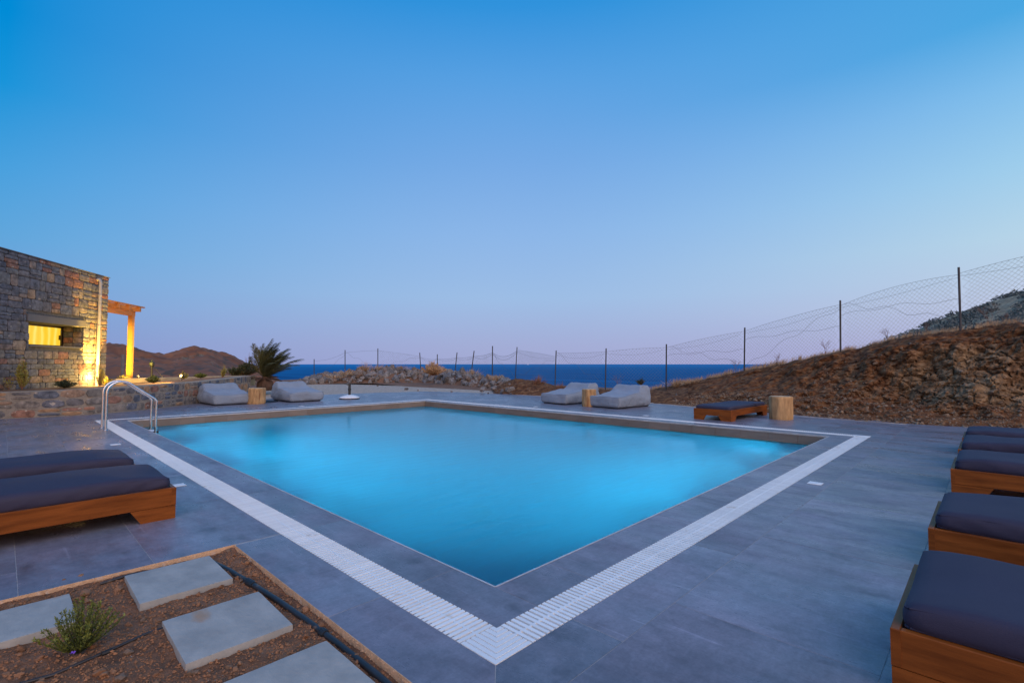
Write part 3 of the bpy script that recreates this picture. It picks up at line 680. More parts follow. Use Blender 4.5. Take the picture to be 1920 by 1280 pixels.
# lounger frame: local x from foot end (0) away, y across, z up
LW, LL, LH = .80, 2.05, .235
def sunbed(name, loc, rz, label, seed, split=False, cush_shift=0.0, group='teak sun loungers with charcoal mattresses'):
    t = empty(name, loc, rz, label, 'sun lounger', group)
    hw = LW / 2; th = .03
    for s_ in (-1, 1):
        q = MB(); q.box(th, LL - th, s_ * hw - (th if s_ > 0 else 0), s_ * hw + (th if s_ < 0 else 0), .10, LH, b=.003); q.build('side_board', M_wood, t)
    for x in (0, LL - th):
        q = MB(); q.box(x, x + th, -hw - .002, hw + .002, .10, LH, b=.003); q.build('end_board', M_wood, t)
    for x0, dr in ((0, 1), (LL, -1)):
        for s_ in (-1, 1):
            # L shaped foot: trapezoid on the side and on the end
            q = MB()
            y0, y1 = (hw - th, hw) if s_ > 0 else (-hw, -hw + th)
            pl = [(x0 + dr * .001, 0), (x0 + dr * .22, 0), (x0 + dr * .285, .0985), (x0 + dr * .001, .0985)]
            if dr < 0: pl = pl[::-1]
            My = Matrix(((1, 0, 0, 0), (0, 0, 1, 0), (0, 1, 0, 0), (0, 0, 0, 1)))
            vs_ = [(p[0], y0, p[1]) for p in pl] + [(p[0], y1, p[1]) for p in pl]
            q.add(vs_, [(0, 1, 2, 3), (7, 6, 5, 4), (0, 4, 5, 1), (1, 5, 6, 2), (2, 6, 7, 3), (3, 7, 4, 0)])
            xa, xb = (x0 + .002, x0 + th) if dr > 0 else (x0 - th, x0 - .002)
            pl = [(s_ * (hw - th - .001), 0), (s_ * (hw - .21), 0), (s_ * (hw - .265), .0985), (s_ * (hw - th - .001), .0985)]
            vs_ = [(xa, p[0], p[1]) for p in pl] + [(xb, p[0], p[1]) for p in pl]
            q.add(vs_, [(0, 1, 2, 3), (7, 6, 5, 4), (0, 4, 5, 1), (1, 5, 6, 2), (2, 6, 7, 3), (3, 7, 4, 0)])
            q.build('leg', M_wood, t)
    for k in range(12):
        q = MB(); x = .10 + k * .165; q.box(x, x + .10, -hw + th + .002, hw - th - .002, .19, .212); q.build('slat', M_wood, t)
    rs = random.Random(seed); o1 = Vector((rs.uniform(0, 90), rs.uniform(0, 90), 0))
    def warp(p):
        w_ = noise.noise(Vector((p.x * 2.2, p.y * 2.5, p.z)) + o1) * .016
        side = min(1, (abs(p.y) / hw) ** 6 + (abs(p.x) / 1.0) ** 12)
        w2 = noise.noise(Vector((p.x * 13 + p.z * 22, p.y * 5, p.z * 8)) + o1) * .010 * side
        sag = -.014 * max(0, abs(p.x) - .80) / .2
        return Vector((p.x, p.y + w2 * (1 if p.y > 0 else -1), p.z + w_ + sag * (p.z > .05)))
    mz = .215
    if split:
        for x0, x1 in ((.03, 1.40), (1.41, 2.02)):
            l2 = (x1 - x0) / 2; bm_obj(rbox(30, 18, 5, l2, .375, .085, .032, .012, warp), 'mattress', M_cush, t, loc=((x0 + x1) / 2, 0, mz))
    else:
        mo_ = bm_obj(rbox(60, 26, 6, .99, .385, .118, .046, .026, warp), 'mattress', M_cush, t, loc=(1.02 + cush_shift, 0, mz))
        for zz_ in (.100, .018):
            q = MB(); lp_ = []
            for (xa, ya, xb, yb) in ((-.965, -.372, .965, -.372), (.978, -.36, .978, .36), (.965, .372, -.965, .372), (-.978, .36, -.978, -.36)):
                for i in range(24): p_ = Vector((xa + (xb - xa) * i / 23, ya + (yb - ya) * i / 23, zz_)); lp_.append(warp(p_))
            q.tube(lp_ + [lp_[0]], .0045, 6, False); q.build('piping', M_cush, mo_)
    return t
M90 = R(-90)
for k, (x, sh, lb) in enumerate(((2.30, 0, 'nearest teak sun lounger with charcoal mattress on the right, cut by the frame corner'),
                             (3.83, 0, 'second teak sun lounger from the front in the right row, mattress sagging'),
                             (6.11, 0, 'third teak sun lounger in the right row, wrinkled mattress lifted off the frame'),
                             (7.55, 0, 'fourth teak sun lounger in the right row, right behind the wrinkled one'),
                             (8.75, 0, 'farthest teak sun lounger in the right row, by the foot of the earth bank'))):
    sunbed('sun_lounger', (x + LW / 2, .295, 0), R(-90), lb, 10 + k, cush_shift=sh)
sunbed('sun_lounger', (.985, 4.61 + LW / 2, 0), R(180), 'front one of the two teak sun loungers on the left side of the pool', 31)
sunbed('sun_lounger', (.93, 5.76 + LW / 2, 0), R(180), 'rear one of the two teak sun loungers left of the pool, half hidden', 32)
sunbed('sun_lounger', (10.52, 4.28, 0), R(-2), 'low teak lounger with split charcoal mattress beside a log stool', 33, split=True)

# ------------------------------------------------------------------ log stools
def stool(loc, r_, h_, label, seed):
    t = empty('log_stool', loc, 0, label, 'stool', 'cut tree trunk stools')
    o1 = seed * 7.3
    wob = lambda a, z: 1 + .13 * noise.noise(Vector((math.cos(a) * 1.2, math.sin(a) * 1.2, z * 1.5 + o1))) + .05 * noise.noise(Vector((math.cos(a) * 4, math.sin(a) * 4, z * 3 + o1))) - .03 * max(0, noise.noise(Vector((math.cos(a) * 9, math.sin(a) * 9, z * 1.5 + o1))))
    prof = [(r_ * .97, 0)] + [(r_ * (1 + .05 * noise.noise(Vector((z * .4 * seed, o1, 0)))), h_ * z / 12) for z in range(1, 12)] + [(r_ * .99, h_ - .012), (r_ * .96, h_)]
    q = MB(); q.lathe(prof, 40, wob=wob); auto_smooth(q.build('trunk', M_stump, t), 40)
    q = MB()
    q.lathe([(r_ * .90, h_ - .001), (r_ * .90, h_ + .0025)], 40, wob=wob); q.build('cut_face', mat('end_grain', (.50, .34, .19), rough=.75, scale=7, var=.2, bump=.2), t)
    return t
stool((5.36, 15.85, 0), .235, .47, 'log stool between the two bean bags in front of the palm', 1)
stool((11.55, 8.15, 0), .20, .48, 'log stool standing between the two right bean bags', 2)
stool((11.80, 3.30, 0), .225, .49, 'knotty pale log stool beside the head of the low lounger', 3)

# ------------------------------------------------------------------ bean bag loungers
def pouf(loc, rz, label, seed):
    t = empty('bean_bag_lounger', loc, rz, label, 'bean bag', 'grey bean bag loungers')
    rs = random.Random(seed); o1 = Vector((rs.uniform(0, 90), rs.uniform(0, 90), 3))
    L_, W_, h0 = 1.55, 1.05, .31
    def sm(a, b_, x): x = max(0, min(1, (x - a) / (b_ - a))); return x * x * (3 - 2 * x)
    def warp(p):
        x = p.x + L_ / 2; f = max(0, min(1, p.z / h0))
        top = .29 + .09 * sm(0, .95, x) + .205 * sm(.90, 1.30, x) - .035 * (1 - abs(p.y) / (W_ / 2)) * sm(1.15, 1.4, x)
        z = f * top
        nar = 1 - .13 * sm(.35, .65, z)
        y = p.y * nar * (1 + .045 * math.sin(math.pi * min(1, z / .34)))
        lean = -.05 * sm(.3, .65, z) * sm(.9, 1.3, x)
        w = noise.noise(Vector((x * 2.5, y * 2.5, z * 3)) + o1) * .045
        wr = (noise.noise(Vector((x * 9 + z * 6, y * 7, z * 12)) + o1) - .6 * abs(noise.noise(Vector((x * 5 + z * 9, y * 14, z * 5)) + o1))) * .020 * (.45 + sm(.8, 1.2, x))
        nx_ = Vector((p.x / (L_ / 2), p.y / (W_ / 2), (f - .5) * 2)); d = nx_.normalized()
        pinch = 1 - .03 * max(0, abs(p.x) / (L_ / 2) + abs(p.y) / (W_ / 2) - 1.7)
        return Vector(((p.x + lean) * pinch, y * pinch, z + .02)) + d * (w + wr) * (1 if f > .08 else .3)
    bm_obj(rbox(56, 34, 12, L_ / 2, W_ / 2, h0, .075, .02, warp), 'body', M_pouf, t, loc=(L_ / 2, 0, 0))
    q = MB(); q.box(.07, L_ - .07, -W_ / 2 + .07, W_ / 2 - .07, .001, .045, b=.01); q.build('black_base', M_black, t)
    # piped seams along the front top edge and up the front corners
    def S(x, y, z):
        p = Vector((x - L_ / 2, y, z)); p = warp(p); p.x += L_ / 2; return p
    q = MB()
    q.tube([S(.018, -W_ / 2 * .95 + k * W_ * .95 / 20, h0 - .018) for k in range(21)], .006, 6)
    q.build('seam', M_pouf, t)
    for s_ in (-1, 1):
        q = MB(); q.tube([S(.018, s_ * W_ / 2 * .965, h0 * (.12 + .8 * k / 8)) for k in range(9)], .006, 6)
        q.tube([S(.03 + k * .07, s_ * (W_ / 2 - .018), h0 - .016) for k in range(21)], .006, 6)
        q.build('seam', M_pouf, t)
    return t
pouf((4.75, 15.85, 0), R(92), 'grey bean bag lounger farthest left, in front of the low stone wall', 1)
pouf((6.75, 15.5, 0), R(91), 'grey bean bag lounger just right of the palm', 2)
pouf((11.45, 9.40, 0), R(-6), 'grey bean bag lounger behind the middle log stool, farther of the right pair', 3)
pouf((11.35, 7.58, 0), R(-5), 'grey bean bag lounger nearer of the right pair, headrest upright with creases', 4)

# ------------------------------------------------------------------ parasol bases
t = empty('parasol_base', (8.30, 15.75, 0), label='round white parasol base with short dark tube on the far deck', cat='parasol base')
q = MB(); q.lathe([(.33, 0), (.34, .03)], 36); q.build('foot_ring', M_black, t)
q = MB(); q.lathe([(.335, .031), (.335, .05), (.27, .085), (.14, .125), (.06, .14)], 36); auto_smooth(q.build('dome', M_umb, t))
q = MB(); q.tube([(0, 0, .13), (0, 0, .52)], .042, 16); q.build('tube', M_lampm, t)
q = MB(); q.lathe([(.056, .30), (.056, .34)], 16); q.build('collar', M_black, t)
t = empty('floor_plate', (5.75, 16.4, 0), label='flat dark round plate on the deck behind the left log stool', cat='plate')
q = MB(); q.lathe([(.42, .001), (.42, .02), (.40, .028)], 32); q.build('disc', M_black, t)
q = MB(); q.lathe([(.05, .028), (.05, .06)], 16); q.build('socket', M_lampm, t)

# ------------------------------------------------------------------ planting bed in the foreground
soil = empty('soil_bed', kind='structure')
vs = []; fs = []; nx, ny = 220, 320
def soil_z(x, y):
    z = -.036 + .012 * fbm((x * 1.6, y * 1.6, 2)) + .010 * fbm((x * 7, y * 7, 0)) + .007 * abs(noise.noise(Vector((x * 28, y * 28, 0)))) + .0025 * noise.noise(Vector((x * 60, y * 60, 4)))
    ex = PX1 - x; ey = PY1 - y
    if ex < .13: z += .020 * max(0, 1 - abs(ex - .05) / .08) * (.5 + .5 * noise.noise(Vector((y * 6, 1, 0)))) * (1 if y > 2.8 else .4)
    if ey < .10: z += .016 * (1 - ey / .10)
    return min(z, -.007)
X0, X1, Y0, Y1 = -1.2, PX1 - .002, 1.2, PY1 - .002
for i in range(nx + 1):
    for j in range(ny + 1):
        x = X0 + (X1 - X0) * i / nx; y = Y0 + (Y1 - Y0) * j / ny; vs.append((x, y, soil_z(x, y)))
for i in range(nx):
    for j in range(ny): a = i * (ny + 1) + j; fs.append((a, a + ny + 1, a + ny + 2, a + 1))
obj('soil_surface', mesh('soil_surface', vs, fs, M_soil, True), soil)
q = MB(); q.add([(PX0, -3, -.06), (X0, -3, -.06), (X0, PY1, -.06), (PX0, PY1, -.06), (PX1, -3, -.06), (PX1, Y0, -.06), (X0, Y0, -.06)], [(0, 1, 2, 3), (1, 4, 5, 6)]); q.build('soil_rest', M_soil, soil)
clods = [rock_mesh('stone', 100 + k, M_clod, 2, (1, rnd.uniform(.6, .95), rnd.uniform(.5, .75)), .35) for k in range(8)]
slabs_xy = [(.735, 3.335, .425, .48), (.77, 2.59, .425, .46), (.815, 1.90, .42, .44), (.04, 3.31, .50, .40)]
def in_slab(x, y, m_=.015): return any(abs(x - a) < w / 2 + m_ and abs(y - b_) < l / 2 + m_ for a, b_, w, l in slabs_xy)
def clod(x, y, s, name='stone', me=None):
    o = obj(name, me or rnd.choice(clods), soil, (x, y, soil_z(x, y) + s * .25), (rnd.uniform(-.5, .5), rnd.uniform(-.5, .5), rnd.uniform(0, 6.3)), (s, s, s)); return o
# larger stones where the photograph shows them
for (u, v, s) in ((222, 1112, .030), (560, 1152, .026), (602, 1180, .026), (185, 1268, .030), (224, 1276, .026), (590, 1172, .015), (158, 1118, .034), (192, 1098, .02),
                  (240, 1228, .024), (463, 1063, .026), (448, 1082, .024), (480, 1085, .022), (470, 1048, .022), (500, 1075, .018), (455, 1036, .018), (442, 1050, .016), (150, 1092, .022),
                  (512, 1190, .014), (365, 1262, .018), (545, 1133, .014), (646, 1215, .018), (668, 1236, .016), (690, 1256, .016), (120, 1100, .014), (170, 1225, .016), (138, 1250, .018), (620, 1192, .016),
                  (428, 1040, .018), (352, 1120, .014), (372, 1118, .015), (395, 1115, .013), (300, 1138, .013)):
    p = gp(u, v, -.04); clod(p.x, p.y, s)
n_ = 0
while n_ < 240:
    x, y = rnd.uniform(-.35, PX1 - .02), rnd.uniform(1.55, PY1 - .02)
    if in_slab(x, y): continue
    if rnd.random() > .5 + .5 * noise.noise(Vector((x * 4, y * 4, 9))): continue
    clod(x, y, rnd.uniform(.006, .012) if rnd.random() < .6 else rnd.uniform(.012, .024)); n_ += 1
# grit too fine to count
q = MB()
for k in range(22000):
    x, y = rnd.uniform(-.6, PX1 - .012), rnd.uniform(1.45, PY1 - .012)
    if in_slab(x, y, .004): continue
    s = rnd.uniform(.002, .005) if rnd.random() < .8 else rnd.uniform(.005, .010); z = soil_z(x, y) + s * .3
    a = rnd.uniform(0, 6.28); ca, sa = math.cos(a) * s, math.sin(a) * s
    q.add([(x + ca, y + sa, z), (x - sa * .8, y + ca * .8, z), (x - ca, y - sa, z + s * .2), (x + sa * .7, y - ca * .7, z), (x, y, z + s * rnd.uniform(.6, 1))],
          [(0, 1, 4), (1, 2, 4), (2, 3, 4), (3, 0, 4)])
tag(q.build('gravel_grit', M_clod, soil), kind='stuff')
# rough screed edge of the deck round the bed
q = MB(); q.box(PX1 - .001, PX1 + .012, Y0 - 2, PY1 + .012, -.12, -.0005); q.box(PX0, PX1 - .001, PY1 - .001, PY1 + .012, -.12, -.0005)
vs = q.v
tag(q.build('bed_edging', M_mortar_edge), kind='structure')
bits = MB()
for k in range(500):     # mortar crumbs and splashes on the edging
    if rnd.random() < .6: x, y = PX1 - rnd.uniform(0, .006), rnd.uniform(1.3, PY1)
    else: x, y = rnd.uniform(-1, PX1), PY1 - rnd.uniform(0, .006)
    s = rnd.uniform(.001, .004); z = -rnd.uniform(.002, .035)
    bits.add([(x - s, y - s, z), (x + s, y - s, z), (x, y + s, z), (x, y, z + s)], [(0, 1, 3), (1, 2, 3), (2, 0, 3), (0, 2, 1)])
tag(bits.build('mortar_crumbs', M_mortar_edge, bpy.data.objects['bed_edging']), kind='stuff')
sl_lb = ['pale stepping slab at the far corner of the soil bed', 'pale stepping slab second from the front, beside the thick pipe', 'nearest pale stepping slab, cut by the bottom of the frame, with a rust spot', 'pale stepping slab at the far left behind the little bush']
for k, (cx, cy, w, l) in enumerate(slabs_xy):
    def warp(p, k=k): return Vector((p.x, p.y, p.z + .0012 * noise.noise(Vector((p.x * 9, p.y * 9, k)))))
    t = bm_obj(rbox(16, 16, 4, w / 2, l / 2, .048, .0045, 0, warp), 'stepping_slab', M_slab, None, loc=(cx, cy, -.050), rot=(rnd.uniform(-.01, .01), rnd.uniform(-.01, .01), R(rnd.uniform(-1, 1))))
    t.data.set_sharp_from_angle(angle=R(50)); tag(t, sl_lb[k], 'slab', 'pale stepping slabs in the soil bed')
# pipes
t = empty('irrigation_pipe', (1.03, 2.6, 0), label='thick black irrigation pipe along the right edge of the soil bed', cat='pipe')
pts = [Vector((x - 1.03, y - 2.6, -.030 + dz)) for x, y, dz in ((.955, 3.57, -.012), (.985, 3.30, 0), (1.01, 3.0, .004), (1.035, 2.7, .006), (1.055, 2.4, .004), (1.07, 2.1, 0), (1.075, 1.8, 0), (1.07, 1.5, 0), (1.06, 1.0, -.005))]
q = MB(); q.tube(pts, .0145, 12); auto_smooth(q.build('hose', M_pipe, t))
for f, L2 in ((3.02, .05), (2.23, .022), (1.62, .03)):
    i = next(i for i in range(len(pts) - 1) if pts[i + 1].y + 2.6 <= f); a_, b_ = pts[i], pts[i + 1]; tt = (pts[i].y + 2.6 - f) / (a_.y - b_.y); c = a_.lerp(b_, tt); dr = (b_ - a_).normalized()
    q = MB(); q.tube([c - dr * L2, c - dr * L2 * .5, c + dr * L2 * .5, c + dr * L2], [.018, .021, .021, .018], 12); q.build('coupling', M_black, t)
t = empty('drip_hose', (.2, 2.74, 0), label='thin black drip hose crossing the soil past the little bush', cat='hose')
q = MB(); pp = [(.62, 2.80), (.50, 2.785), (.40, 2.755), (.30, 2.735), (.18, 2.705), (.04, 2.735), (-.12, 2.75), (-.4, 2.78)]
q.tube([(x - .2, y - 2.74, soil_z(x, y) + .006) for x, y in pp], .0065, 8); auto_smooth(q.build('hose', M_pipe, t))
q = MB(); q.tube([(.17, -.002, soil_z(.37, 2.74) + .006), (.135, -.006, soil_z(.34, 2.735) + .008)], .010, 8); q.build('coupling', M_black, t)
q = MB(); q.tube([(x, y, soil_z(x, y) + .008) for x, y in ((.96, 3.60), (.85, 3.605), (.7, 3.60), (.55, 3.60), (.42, 3.585))], .008, 8)
tag(auto_smooth(q.build('drip_hose', M_pipe)), 'thin black drip hose behind the far corner slab along the pale edge', 'hose')

# ------------------------------------------------------------------ plants
def leaf(q, p, d, w, up_=None):
    d = Vector(d); s = d.cross(Vector((rnd.uniform(-1, 1), rnd.uniform(-1, 1), rnd.uniform(-.3, 1)))).normalized() * w
    q.add([p, p + d * .5 + s, p + d, p + d * .5 - s], [(0, 1, 2, 3)])
def sprig_bush(name, loc, label, cat, hgt, spread, nst, mt, leafl, leafw, lean=(0, 0), mstem=None, per=26):
    t = empty(name, loc, 0, label, cat)
    st = MB(); lf = MB()
    for k in range(nst):
        a = rnd.uniform(0, 6.28); r0 = rnd.random() ** .7; h_ = hgt * (1.05 - .55 * r0) * rnd.uniform(.75, 1.1)
        tip = Vector((math.cos(a) * r0 * spread + lean[0] * h_, math.sin(a) * r0 * spread + lean[1] * h_, h_))
        mid = tip * .45 + Vector((math.cos(a), math.sin(a), 0)) * r0 * spread * .2
        pts_ = []
        for i in range(6):
            u = i / 5; pts_.append(mid * (2 * u * (1 - u)) + tip * u * u + Vector((0, 0, 0)) * 0)
        st.tube(pts_, [max(.0006, .003 * hgt / .3 * (1 - u / 6)) for u in range(6)], 4, False)
        for i in range(per):
            u = rnd.uniform(.15, 1); p = mid * (2 * u * (1 - u)) + tip * u * u
            dr = (tip - mid).normalized() * .8 + Vector((rnd.uniform(-1, 1), rnd.uniform(-1, 1), rnd.uniform(-.4, .8)))
            leaf(lf, p, dr.normalized() * leafl * rnd.uniform(.6, 1.2), leafw)
    st.build('stem', mstem or M_twig, t); lf.build('foliage', mt, t)
    return t
bush = sprig_bush('rosemary_bush', (.27, 2.83, soil_z(.27, 2.83)), 'small green bush with one violet flower among the slabs', 'bush', .22, .15, 75, M_green, .014, .0024, per=56, mstem=M_dgreen)
q = MB()
for k in range(7):
    a = k * .9; leaf(q, Vector((0, 0, 0)), Vector((math.cos(a), math.sin(a), .5)) * .011, .0045)
fl = gp(143, 1228, .0); q.build('flower', M_flower, bush, loc=(fl.x - .27 - .012, fl.y - 2.83, .045))

# ------------------------------------------------------------------ stone house
Cc = DL(15.12, -12.41); wv = DL(-.982, .1886).normalized(); nv = DL(.1886, .982).normalized()
def HP(s, n_, z): return Cc + wv * s + nv * n_ + Vector((0, 0, z))
house = empty('stone_house', Cc, label='stone house with small lit window and flat top at the left edge', cat='house')
def hbox(q, s0, s1, n0, n1, z0, z1, b=0):
    Mx = Matrix.Identity(4); Mx.col[0] = (*wv, 0); Mx.col[1] = (*(-nv), 0); Mx.col[2] = (0, 0, 1, 0)
    q.box(s0, s1, -n1, -n0, z0, z1, M=Mx, b=b)
ZT = 3.83; O0, O1, OZ0, OZ1 = 1.09, 3.08, 1.65, 2.24; RD = .56
Mh = Matrix.Identity(4)
q = MB()
for (s0, s1, z0, z1) in ((.0, O0, -.1, ZT), (O0, O1, -.1, OZ0), (O0, O1, OZ1, ZT), (O1, 9.0, -.1, ZT)): hbox(q, s0, s1, -RD, -.03, z0, z1)
hbox(q, 0, 9.0, -5.5, -RD - .001, -.1, ZT - .002)
q.build('wall_core', M_mortar, house)
def stone_mesh(w, h_, dep, seed, mt, rnd_=.10, jit=.14):
    """squared rubble stone: face grid bulging towards +y, centred"""
    r = random.Random(seed); nx_, nz_ = 5, 4; vs_ = []; off = Vector((r.uniform(0, 99), r.uniform(0, 99), 0))
    for j in range(nz_ + 1):
        for i in range(nx_ + 1):
            u, v = i / nx_ * 2 - 1, j / nz_ * 2 - 1
            # superellipse mapping of the outline
            k = 1 - rnd_ * (abs(u) * abs(v)) ** 2.2
            x = u * w / 2 * k; z = v * h_ / 2 * k
            edge = max(abs(u), abs(v))
            x += jit * min(w, h_) * .5 * noise.noise(off + Vector((u * 1.3, v * 1.3, 1))); z += jit * min(w, h_) * .5 * noise.noise(off + Vector((u * 1.3, v * 1.3, 7)))
            y = dep * (1 - .55 * edge ** 5) + dep * .45 * noise.noise(off + Vector((x * 9, z * 9, 3)))
            vs_.append((x, y, z))
    fs_ = []; W = nx_ + 1
    for j in range(nz_):
        for i in range(nx_): a = j * W + i; fs_.append((a, a + W, a + W + 1, a + 1))
    ring = [i for i in range(W)] + [j * W + nx_ for j in range(1, nz_ + 1)] + [nz_ * W + i for i in range(nx_ - 1, -1, -1)] + [j * W for j in range(nz_ - 1, 0, -1)]
    base = len(vs_)
    for i in ring: vs_.append((vs_[i][0], -.03, vs_[i][2]))
    for k in range(len(ring)):
        k2 = (k + 1) % len(ring); fs_.append((ring[k2], ring[k], base + k, base + k2))
    me = mesh('stone', vs_, fs_, mt); return me
def wall_frame(origin, sdir, ndir):
    Mx = Matrix.Identity(4); Mx.col[0] = (*sdir, 0); Mx.col[1] = (*ndir, 0); Mx.col[2] = (0, 0, 1, 0); Mx.col[3] = (*origin, 1); return Mx
def ensure_rh(Mx): return Mx
house_stones = []
z = .45; row = 0
rh = random.Random(5)
while z < ZT - .04:
    h_ = rh.choice((.13, .17, .20, .24, .27, .19)); 
    if z + h_ > ZT - .08: h_ = ZT - z
    s = 0.0 if row % 2 else 0.0
    first = True
    while s < 7.0:
        w = rh.uniform(.18, .46) if not first else rh.choice((.26, .42)); first = False
        cs_, cz = s + w / 2, z + h_ / 2
        # the opening and its lintel stay clear
        segs = [(s, s + w)]
        if z + h_ > OZ0 + .01 and z < OZ1 + .19:
            lo, hi = O0 + (0 if z < OZ1 - .03 else -.07), O1 + (0 if z < OZ1 - .03 else .12)
            segs = [(a, min(b_, lo)) for a, b_ in segs if a < lo] + [(max(a, hi), b_) for a, b_ in segs if b_ > hi]
        for a, b_ in segs:
            zz0, zz1 = z, z + h_
            if b_ - a > .05: house_stones.append((a, b_, zz0, zz1))
        s += w
    z += h_; row += 1
# trim rows that cut into the opening's sill and lintel
def trim(st):
    a, b_, z0, z1 = st
    if b_ > O0 + .01 and a < O1 - .01:
        if z0 < OZ0 < z1: z1 = OZ0
        if z0 < OZ1 + .18 < z1: z0 = OZ1 + .18
    return (a, b_, z0, z1)
house_stones = [trim(s_) for s_ in house_stones]; house_stones = [s_ for s_ in house_stones if s_[3] - s_[2] > .03]
# merge a few into tall blocks for variety by splitting others
out = []
for st in house_stones:
    a, b_, z0, z1 = st
    if (z1 - z0) > .16 and (b_ - a) > .2 and rh.random() < .42:
        zm = z0 + (z1 - z0) * rh.uniform(.4, .6); out += [(a, b_, z0, zm), (a, b_, zm, z1)]
    else: out.append(st)
house_stones = out
house_stones.sort(key=lambda s_: 0 if s_[0] < 4.0 else 1)
HMat = wall_frame(HP(0, 0, 0) - Vector((0, 0, 0)), wv, nv)
joined = MB()
for k, (a, b_, z0, z1) in enumerate(house_stones):
    g_ = .0045; w, h_ = b_ - a - g_ * 2, z1 - z0 - g_ * 2
    me = stone_mesh(w, h_, .012, 1000 + k, M_hst)
    Mx = wall_frame(HP((a + b_) / 2, -.012, (z0 + z1) / 2), wv, nv)
    if k < 290:
        o = obj('stone', me, house); o.matrix_local = Matrix.Translation(-Cc) @ Mx
    else:
        joined.add([Matrix.Translation(-Cc) @ Mx @ v.co for v in me.vertices], [tuple(p.vertices) for p in me.polygons])
# flip test: winding is for a right-handed frame; wall frame is mirrored
tag(joined.build('stone_run', M_hst, house), kind='stuff')
# jamb stones on the far side of the reveal
zz = OZ0
k = 0
while zz < OZ1 - .03:
    h_ = min(rh.choice((.16, .2, .13)), OZ1 - zz)
    for (n0, n1) in ((-.50, -.26), (-.26, -.04)):
        me = stone_mesh(n1 - n0 - .012, h_ - .012, .012, 3000 + k, M_hst); k += 1
        Mx = wall_frame(HP(O0 + .012, (n0 + n1) / 2, zz + h_ / 2), nv, wv)
        o = obj('stone', me); o.parent = house; o.matrix_local = Matrix.Translation(-Cc) @ Mx
    zz += h_
def hpart(name, mt, *bxs, par=None):
    q = MB()
    for b_ in bxs: hbox(q, *b_)
    q.v = [v for v in q.v]
    o = q.build(name, mt, par or house); return o
hpart('lintel', M_conc, (O0 - .05, O1 + .10, -RD + .01, .022, OZ1 + .002, OZ1 + .178))
hpart('sill', M_conc, (O0 + .002, O1 - .002, -RD + .01, .018, OZ0 - .024, OZ0 + .012))
hpart('parapet_cap', M_conc, (-.015, 9.0, -.42, .018, ZT, ZT + .02))
W0, W1 = O0 + .002, O1 - .002
win = hpart('window', M_frame, (W0, W1, -RD, -RD + .055, OZ0 + .0125, OZ0 + .055), (W0, W1, -RD, -RD + .055, OZ1 - .05, OZ1 - .001), (W0, W0 + .055, -RD, -RD + .055, OZ0 + .055, OZ1 - .05),
            (W1 - .055, W1, -RD, -RD + .055, OZ0 + .055, OZ1 - .05), (W0 + 1.34, W0 + 1.42, -RD, -RD + .055, OZ0 + .055, OZ1 - .05))
for a_, b_ in ((W0 + .055, W0 + 1.34), (W0 + 1.42, W1 - .055)):
    o = hpart('pane', M_pane, (a_, b_, -RD + .012, -RD + .02, OZ0 + .055, OZ1 - .05), par=win)
hpart('handle', M_frame, (W0 + .10, W0 + .125, -RD + .021, -RD + .06, 1.86, 1.99), par=win)
q = MB(); pp = [HP(.58, .00, 3.69), HP(.58, .05, 3.69), HP(.58, .08, 3.66), HP(.58, .09, 3.60), HP(.58, .09, .50)]
q.tube([p - Cc for p in pp], .040, 14); auto_smooth(q.build('downpipe', M_pvc, house))
for z_ in (1.2, 2.3, 3.2):
    q = MB(); q.tube([HP(.58, .09, z_) - Cc, HP(.58, .09, z_ + .03) - Cc], .045, 14); q.build('pipe_clip', M_pvc, house)

# terrace soil between house and low wall
WB = [(-.6, 15.58), (.02, 15.50), (.86, 15.30), (1.55, 15.30), (2.15, 15.55), (2.70, 15.93), (3.20, 16.33), (4.33, 17.42), (5.4, 18.6), (6.5, 19.83)]
WTz = [.58, .58, .59, .605, .615, .63, .64, .655, .70, .75]
ter = []
vs = []; fs = []
back = [HP(4.6, .02, .60), HP(3.9, .02, .60), HP(3.0, .02, .59), HP(2.0, .02, .57), HP(1.2, .02, .56), HP(.5, .02, .55), HP(0, 0, .54), DL(17.2, -12.2, .62), DL(18.8, -11.6, .68), DL(20.8, -10.6, .73)]
nr = 8
for i, (x, y) in enumerate(WB):
    for r_ in range(nr + 1):
        f = r_ / nr; p = Vector((x, y, WTz[i] - .03)).lerp(Vector(back[i]), f)
        p.z += .025 * noise.noise(p * 2.2); vs.append(p)
for i in range(len(WB) - 1):
    for r_ in range(nr): a = i * (nr + 1) + r_; fs.append((a, a + nr + 1, a + nr + 2, a + 1))
tag(obj('terrace_soil', mesh('terrace_soil', vs, fs, M_dirt, True)), kind='structure')

# ------------------------------------------------------------------ low rubble wall
lw = empty('low_stone_wall', (1.5, 15.3, 0), label='low rubble stone wall with pale mortar at the left end of the deck', cat='wall')
O = Vector((1.5, 15.3, 0))
front = [Vector((x, y, 0)) for x, y in WB]
def off(i, d):
    a = front[max(i - 1, 0)]; b_ = front[min(i + 1, len(front) - 1)]; t_ = (b_ - a).normalized(); return front[i] + Vector((-t_.y, t_.x, 0)) * d
vs = []; fs = []
for i in range(len(front)):
    fr_, bk = front[i], off(i, .34); z_ = WTz[i]
    vs += [fr_ - O + Vector((0, 0, -.2)), fr_ - O + Vector((0, 0, z_ - .01)), fr_ - O + Vector((0, 0, z_)) + (bk - fr_) * .05, bk - O + Vector((0, 0, z_)), bk - O + Vector((0, 0, -.2))]
for i in range(len(front) - 1):
    for k in range(4): a = i * 5 + k; fs.append((a, a + 5, a + 6, a + 1))
fs += [(0, 1, 2, 3, 4), tuple(len(vs) - 5 + k for k in (4, 3, 2, 1, 0))]
obj('mortar_core', mesh('mortar_core', vs, fs, M_lmortar), lw)
cum = [0]
for i in range(len(front) - 1): cum.append(cum[-1] + (front[i + 1] - front[i]).length)
